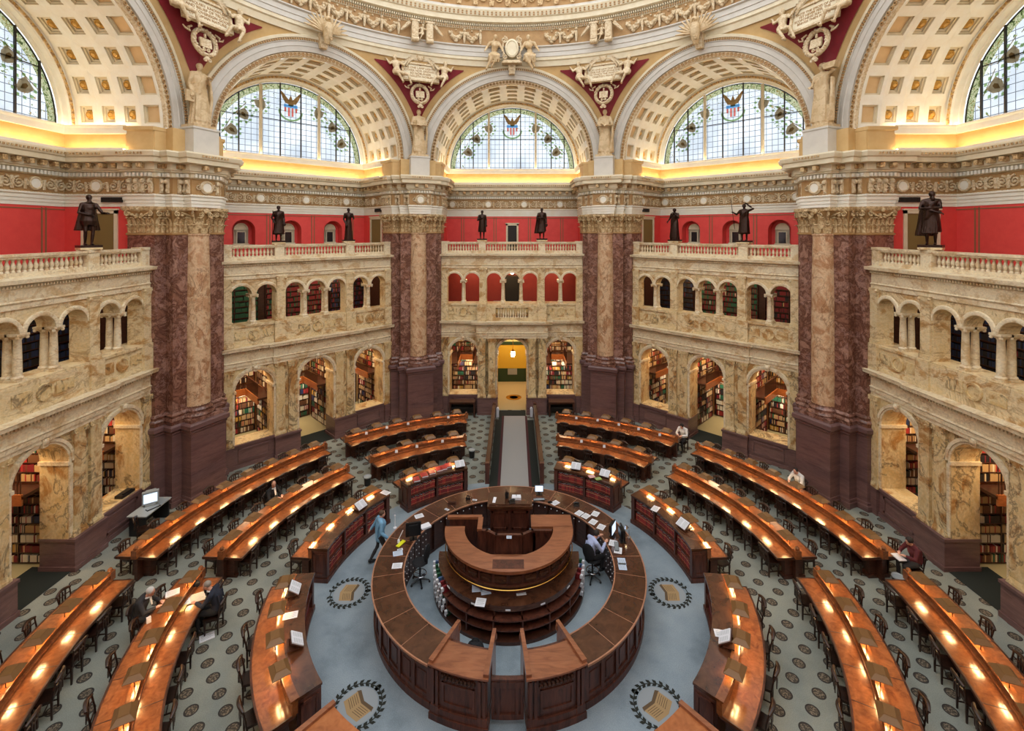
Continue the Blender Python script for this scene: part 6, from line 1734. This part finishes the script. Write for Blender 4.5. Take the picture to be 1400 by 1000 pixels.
for az in (-67.5,-22.5,22.5,67.5):
    rr, _ = 14.12, 0
    r = empty('inscription_tablet', pol(13.95, az, 20.5), -rad(az), 'cream tablet with four carved lines on the crimson field above the '+PN[az], 'tablet', 'inscription tablets in the spandrels')
    r.rotation_euler = (rad(-11), 0, -rad(az))
    m = MB(); m.box(-.98,.98,-.02,.1,-.48,.48); m.build('panel', CREAM, r)
    m = MB()
    for (a,b,c_,d) in ((-1.08,1.08,.46,.56),(-1.08,1.08,-.56,-.46),(-1.08,-.96,-.5,.5),(.96,1.08,-.5,.5)): m.box(a,b,-.1,.1,c_,d)
    m.build('frame', ORNC, r)
    me = text_mesh(INS[az], .175 if az < 20 else .15, 'inscription'); me.materials.append(ORND); o = link('inscription', me, r); o.location = (0,-.025,0); o.rotation_euler = (rad(90),0,0)
    m = MB(); m.lathe([(0,.1),(.17,.1),(.2,.14),(.28,.1),(.3,0)], 18, M=Matrix.Translation((0,-.1,.98)) @ Matrix.Rotation(PI/2,4,'X') @ Matrix.Diagonal((.85,1.1,1,1)))
    for s in (-1,1):
        spiral(m, (s*.36,-.1,.92), .16, s, (1,0,0), .05); spiral(m, (s*.62,-.1,.72), .14, -s, (1,0,0), .045)
        m.tube([(s*(.2+.09*i),-.08,.86-.012*i*i) for i in range(8)], [.1,.1,.09,.09,.08,.07,.06,.05], 6)
        for i in range(7): leafstrip(m, (s*(.25+.1*i),-.12,.74-.01*i*i), (1,0,0), (0,-1,0), .16, .24, .1)
    m.build('crowning_cartouche', ORNC, r, (0,0,0), 50)
    for s in (-1,1):
        o = link('putto', PUT[s], r); o.location = (s*1.38,-.14,-.8); o.rotation_euler = (0,0,PI); o.scale = (1.28,)*3
    w = empty('wreath_relief', pol(14.12, az, 19.28), 0, 'round plaster wreath enclosing an open book, below the tablet above the '+PN[az], 'wreath', 'wreaths in the spandrels')
    w.rotation_euler = (rad(-11), 0, -rad(az))
    m = MB(); m.tube([(.48*math.sin(2*PI*i/28),-.02,.56*math.cos(2*PI*i/28)) for i in range(29)], .1, 8, cap=False)
    for i in range(40):
        b = 2*PI*i/40; m.ball((.48*math.sin(b)+R.uniform(-.04,.04),-.1,.56*math.cos(b)+R.uniform(-.04,.04)), .065, n=5, k=4)
    m.build('wreath', ORNC, w, (0,0,0), 60)
    m = MB()
    for s in (-1,1): m.add([(0,-.05,-.2),(s*.25,-.1,-.24),(s*.25,-.1,.16),(0,-.05,.2)], [(0,1,2,3)]); m.box(min(s*.02,s*.24),max(s*.02,s*.24),-.06,.0,-.22,.16)
    m.tube([(0,-.08,.2),(0,-.1,.36)], .05, 6); spiral(m, (-.08,-.06,-.33), .08, 1, (1,0,0), .025); spiral(m, (.08,-.06,-.33), .08, -1, (1,0,0), .025)
    m.build('open_book', ORNC, w)
    m = MB()
    for s in (-1,1):
        m.tube([(s*.5,-.05,.55),(s*.68,-.07,.42),(s*.62,-.07,.28),(s*.8,-.07,.34),(s*.88,-.06,.46)], [.04,.055,.05,.045,.02], 6)
        spiral(m, (s*.1,-.05,-.78), .09, s, (1,0,0), .035)
    m.ball((0,-.06,-.72), .1, .07, .12, n=6, k=4)
    m.build('ribbon', ORNC, w, (0,0,0), 50)
# brackets of the ring above each pier
for az in (-67.5,-22.5,22.5,67.5):
    r = empty('ring_bracket', pol(13.5, az, 22.78), -rad(az), 'paired cream consoles under the dome cornice above the '+PN[az], 'bracket', 'brackets on the ring cornice')
    m = MB()
    for s in (-1,1):
        m.box(s*.42-.19,s*.42+.19,-.22,.12,-.55,.45); m.box(s*.42-.14,s*.42+.14,-.26,-.2,-.45,.4); m.box(s*.42-.24,s*.42+.24,-.28,.12,.4,.5); m.box(s*.42-.19,s*.42+.19,.1,.27,-.3,.45)
        m.lathe([(.15,-.2),(.15,.2)], 12, M=Matrix.Translation((s*.42,-.16,-.6)) @ Matrix.Rotation(PI/2,4,'Y'))
        m.tube([(s*(.7+.1*i),-.05,.35-.1*i) for i in range(6)], [.12,.12,.1,.1,.08,.05], 6)
    m.build('consoles', ORNC, r, (0,0,0), 50)
    o = link('small_figure', PUT[1], r); o.location = (0,-.02,-.5); o.rotation_euler = (0,0,PI); o.scale = (.7,)*3
# seated pair with shield at the crown of the back arch
def seated_sculpture(sx):
    j = J(SEAT, che=(sx*.04,.02,.94), hea=(sx*.06,.08,1.27), elL=(-.3,.05,.86), wrL=(-.34,.22,.72), elR=(.3,.05,.86), wrR=(.34,.22,.72), knL=(-.12+.08*sx,.3,.46), knR=(.12+.08*sx,.34,.42), anL=(-.05-.14*sx,.22,.02), anR=(.1-.2*sx,.3,-.1))
    mb = MB(); flesh(mb, j); arms(mb, j, 1.2); head(mb, j); legs(mb, j, 1.15); hairball(mb, j)
    for s in 'LR': hand(mb, j['el'+s], j['wr'+s], .6, 1, 1.2)
    robe(mb, [(.3,.26,.24,0,.05),(.5,.24,.24,0,.04),(.66,.18,.16,0,-.04)], 9, .1, n=60)
    for i in range(5): mb.tube([(-.2+.1*i,.2,.55),(-.22+.1*i,.36,.42),(-.2+.09*i,.3,.15)], [.03,.04,.03], 6)
    return organic(mb, .022, 2)
for s, lb in ((-1,'left'),(1,'right')):
    me = seated_sculpture(s); me.materials.append(STATW)
    r = empty('seated_sculpture', pol(13.45, 0, 20.95)+Vector((s*1.06,0,0)), PI, 'seated plaster figure on the %s of the oval shield above the back arch' % lb, 'statue', 'seated pair above the back arch')
    r.scale = (1.42,)*3; link('figure', me, r)
r = empty('oval_shield', pol(13.5, 0, 22.15), 0, 'blank oval shield in a scrolled frame above the crown of the back arch', 'shield')
m = MB(); m.lathe([(0,.1),(.36,.1),(.4,.14),(.5,.1),(.52,-.1)], 24, M=Matrix.Rotation(PI/2,4,'X') @ Matrix.Diagonal((.8,1.1,1,1)))
m.build('oval_face', CREAM, r, (0,0,0), 40)
m = MB()
for s in (-1,1):
    spiral(m, (s*.45,-.05,.5), .2, s, (1,0,0), .06); spiral(m, (s*.4,-.05,-.5), .16, -s, (1,0,0), .05)
    m.tube([(s*.5,-.02,.4),(s*.56,-.04,.0),(s*.45,-.02,-.4)], .06, 6)
m.box(-.5,.5,-.15,.3,-.82,-.72); m.box(-.6,.6,-.2,.3,-.9,-.82)
m.build('scroll_frame', ORNC, r, (0,0,0), 50)
# winged scrolls at the crowns of the diagonal arches
for az, lb in ((-45,'left'),(45,'right')):
    r = empty('winged_ornament', pol(13.42, az, 21.42), -rad(az), 'winged plaster ornament with palm fronds at the crown of the back %s arch' % lb, 'ornament', 'winged ornaments')
    m = MB(); m.tube([(0,-.05,.6),(0,-.18,.3),(0,-.2,-.1),(0,-.1,-.6)], [.2,.26,.24,.12], 10); m.ball((0,-.25,.62),.16,n=8,k=6); m.ball((0,-.4,.6),.06,.1,.06,n=6,k=5)
    for i in range(4): spiral(m, (-.12+.08*i,-.38,.1-.15*i), .1, 1, (1,0,0), .03)
    m.build('body', STATW, r, (0,0,0), 60)
    for s in (-1,1):
        m = MB()
        for i in range(7):
            b = rad(10+14*i); d = V3(s*math.cos(b),0,math.sin(b))
            m.tube([V3(s*.15,-.06,.0), V3(s*.15,-.1,.0)+d*.5, V3(s*.15,-.05,.0)+d*1.0], [.06,.09,.03], 5)
        m.build('wing', STATW, r, (0,0,0), 60)

# ---- people
def person(loc, rz, j, label, face=None, skin=SKIN, hair=HAIR['dark'], hk=1.0, top='charcoal', trousers='black', beard=False, shirt=None, sleeve=True, hold=None, tie=False, skirt=False):
    r = empty('person', loc, rz, label, 'person')
    mb = MB(); flesh(mb, j, .95); arms(mb, j); M = head(mb, j, face); legs(mb, j)
    for s in 'LR': hand(mb, j['el'+s], j['wr'+s], .7, 1 if s == 'L' else -1)
    me = organic(mb, .011, 2, .4); me.materials.append(skin); link('body', me, r)
    mb = MB(); flesh(mb, J({k: v for k, v in j.items()}, nec=j['nec']-V3(0,0,.05), hea=j['nec']-V3(0,0,.01)), 1.14)
    if sleeve:
        for s in 'LR':
            w = j['el'+s]+(j['wr'+s]-j['el'+s])*.9
            cap(mb, [j['sh'+s],(j['sh'+s]+j['el'+s])/2,j['el'+s],(j['el'+s]+w)/2,w], [.074,.066,.058,.056,.046])
    if j['pel'].z > .8: cap(mb, [j['pel']-V3(0,0,.08),j['wai']], [.165,.15])
    for i in range(4): mb.tube([j['che']+V3(-.15+.1*i,-.12,.1), j['wai']+V3(-.13+.09*i,-.13,0), j['pel']+V3(-.14+.09*i,-.12,0)], .018, 5)
    me = organic(mb, .018, 2, .4); me.materials.append(FABRIC[top]); link('jacket' if shirt else 'shirt', me, r)
    if shirt:
        mb = MB(); c = (j['che']+j['nec'])/2; f = V3(0,1,0)
        mb.add([c+V3(-.045,.145,.08), c+V3(.045,.145,.08), c+V3(.03,.19,-.16), c+V3(-.03,.19,-.16)], [(0,1,2,3)])
        mb.tube([j['nec']+V3(.07*math.cos(a_*PI/8),.015+.075*math.sin(a_*PI/8),-.01) for a_ in range(17)], .02, 6)
        mb.build('shirt_front', FABRIC[shirt], r)
    mb = MB(); legs(mb, j, 1.16, False); mb.ball(j['pel']-V3(0,0,.03), .165,.14,.13, n=12, k=8)
    me = organic(mb, .018, 2, .4); me.materials.append(FABRIC[trousers]); link('trousers', me, r)
    for s in 'LR':
        mb = MB(); a = j['an'+s]; mb.ball(a+V3(0,.06,-.05), .052,.135,.045, n=10, k=6); mb.ball(a+V3(0,-.02,-.03), .05,.06,.06, n=8, k=6); mb.build('shoe', BLACK, r, (0,0,0), 60)
    mb = MB(); hairball(mb, j, face, hk, beard); me = organic(mb, .012, 1); me.materials.append(hair); link('hair', me, r)
    mb = MB()
    for q in (-1,1): mb.ball((q*.03,.09,.005), .009, n=6, k=4, M=M)
    mb.build('eyes', BLACK, r)
    return r
def chair_at(r_, az, inward, label):
    """the seat a reader uses; returns its place and turn"""
    p = pol(r_, az); rz = (PI-rad(az)) if inward else -rad(az); return p, rz
# readers and staff
def reader(i, inward, j, label, clab, **kw):
    r_ = READERS[i][0]; az = RAZ[i]
    place_chair(r_, az, inward, '!'+clab, 'occupied reading chairs'); p = pol(r_, az)
    return person(p+Vector((0,0,.055)), (PI-rad(az)) if inward else -rad(az), j, label, **kw)
reader(0, True, J(SEAT, hea=(0,.2,1.2), nec=(0,.1,1.1)), 'white haired person in charcoal reading at the front middle desk', 'chair of the white haired reader at the front middle left desk', face=(0,1,-.7), hair=HAIR['white'], hk=1.06, top='charcoal', trousers='charcoal', shirt='white')
reader(1, False, J(SEAT, hea=(0,.2,1.24), nec=(0,.09,1.12), elR=(.22,.28,.86), wrR=(.05,.26,1.12), elL=(-.25,.2,.84), wrL=(-.1,.44,.86)), 'person in a dark suit, hand on brow, over a newspaper at the front middle desk', 'chair of the reader in the dark suit at the front middle left desk', face=(0,1,-.6), hair=HAIR['grey'], hk=1.0, top='navy', trousers='black', shirt='white')
q = pol(9.05, RAZ[1]); o = sheet(268,818,.785,.5,.38,.5,'open newspaper under the hands of the reader in the dark suit', mat('newsprint', C(206,198,180), .8), .008, 'newspaper')
reader(2, True, J(SEAT, hea=(0,.1,1.27)), 'bald person in black at the wall side of the long middle desk on the left', 'chair of the bald reader at the long middle left desk', face=(.3,1,-.3), hair=HAIR['brown'], hk=.9, top='black', trousers='black', shirt='white')
person(Vector((-4.42,1.36,0)), rad(-60), J(STAND, wrL=(-.42,-.22,.95), elL=(-.32,-.1,1.16), wrR=(.3,.2,.9), knL=(-.1,-.06,.5), anL=(-.1,-.3,.12), knR=(.1,.16,.5), anR=(.1,.2,.09), che=(0,.04,1.29), hea=(0,.08,1.62)), 'person in a light blue shirt walking past the left of the ring desk', face=(0,1,-.1), hair=HAIR['brown'], hk=1.0, top='blue', trousers='charcoal')
person(SEATC+Vector((0,0,.2)), rad(-62), J(SEAT, hea=(0,.18,1.21), nec=(0,.09,1.1), wrL=(-.2,.42,.95), wrR=(.16,.4,.95), knL=(-.12,.34,.5), knR=(.12,.34,.5), anL=(-.12,.24,.14), anR=(.12,.24,.14)), 'clerk in a pale lavender shirt seated at the monitors inside the ring desk', face=(0,1,-.5), hair=HAIR['dark'], hk=1.08, top='lavender', trousers='black')
reader(3, True, J(SEAT, hea=(0,.14,1.24), wrL=(-.14,.36,.86), wrR=(.1,.36,.86)), 'long haired person in a maroon top reading a book at the right desk end', 'chair of the reader in maroon at the long outer right desk', face=(0,1,-.6), hair=HAIR['dark'], hk=1.14, top='maroon', trousers='charcoal')
q = pol(12.5, RAZ[3], .785); m = MB(); m.box(-.17,.17,-.12,.12,0,.03); o = m.build('open_book', [PAPER]); o.location = q; o.rotation_euler = (0,0,-rad(RAZ[3])); tag(o, 'open book before the reader in maroon at the right desk end', 'book')
reader(4, True, J(SEAT, hea=(0,.16,1.22)), 'person in a white shirt at the wall side of the long outer right desk', 'chair of the white shirted reader at the long outer right desk', face=(0,1,-.7), hair=HAIR['dark'], hk=1.02, top='white', trousers='khaki')
reader(5, True, J(SEAT, hea=(0,.16,1.22), nec=(0,.08,1.1)), 'dark haired person in white reading at the rear outer desk on the right', 'chair of the reader in white at the rear outer right desk', face=(0,1,-.7), hair=HAIR['dark'], hk=1.16, top='white', trousers='black')
# ---- the walls behind the camera
for k_, (nm, a) in enumerate((('front_right',135),('front',180),('front_left',225))):
    o = empty('wall_'+nm, pol(A0, a), -rad(a), 'plain marble wall behind the viewpoint, '+nm.replace('_',' '), 'wall', None, 'structure')
    m = MB(); m.box(-7.6,7.6,YR,YR+.4,0,9.8); m.build('lower_wall', MAR, o, OFF)
    m = MB(); m.box(-7.6,7.6,YR,YR+.4,9.8,12.26); m.build('gallery_wall', REDW, o, OFF)
    m = MB(); m.archwall(-7.6,7.6,12.26,21.6,YR,YR+.4,[(0,4.3,15.5,15.5)],20); m.build('upper_wall', CREAM, o, OFF)
# ---- daylight, lamps, camera
w = bpy.data.worlds.new('sky'); sc.world = w; w.use_nodes = True
bg = w.node_tree.nodes['Background']
bg.inputs[0].default_value = (.93,.97,1.0,1); bg.inputs[1].default_value = 1.0
def alight(name, loc, rot, sx, sy, e, col):
    l = bpy.data.lights.new(name,'AREA'); l.shape = 'RECTANGLE'; l.size = sx; l.size_y = sy; l.energy = e; l.color = col
    o = bpy.data.objects.new(name, l); COL.objects.link(o); o.location = loc; o.rotation_euler = rot; return o
WARM = (1,.72,.42); WARM2 = (1,.85,.66)
for nm, a, kind in BAYS:
    for t in (-3.0,0,3.0):
        if kind == 'back' and t == 0:
            alight('portal_light', (0,18.6,4.7), (0,0,0), 1.2, 2.0, 60, WARM); continue
        if not shown(bay_pt(a,t,15.5,2), 30, 60): continue
        alight('stack_light', bay_pt(a,t,16.7,4.85), (0,0,-rad(a)), 1.6, 1.0, 58, WARM)
        alight('stack_light', bay_pt(a,t,18.0,2.4), (rad(40),0,-rad(a)), 1.6, .25, 22, WARM2)
    alight('gallery_light', bay_pt(a,0,16.5,9.55), (0,0,-rad(a)), 7.0, .8, 40, WARM2)
cam = bpy.data.cameras.new('camera'); co = bpy.data.objects.new('camera', cam); COL.objects.link(co); sc.camera = co
co.location = (CX, -CD, CH); co.rotation_euler = (PI/2,0,0)
cam.sensor_fit = 'HORIZONTAL'; cam.sensor_width = 36; cam.lens = FPX/1400*36
cam.shift_x = -(PX-700)/1400; cam.shift_y = (PY-500)/1400
cam.clip_end = 300
vs = sc.view_settings; vs.view_transform = 'Standard'; vs.look = 'None'; vs.gamma = 1; vs.use_curve_mapping = False
vs.exposure = 1.1
sc.cycles.use_denoising = True
sc.cycles.max_bounces = 6; sc.cycles.diffuse_bounces = 2; sc.cycles.glossy_bounces = 2; sc.cycles.transparent_max_bounces = 6
sc.cycles.caustics_reflective = False; sc.cycles.caustics_refractive = False
sc.cycles.sample_clamp_indirect = 4
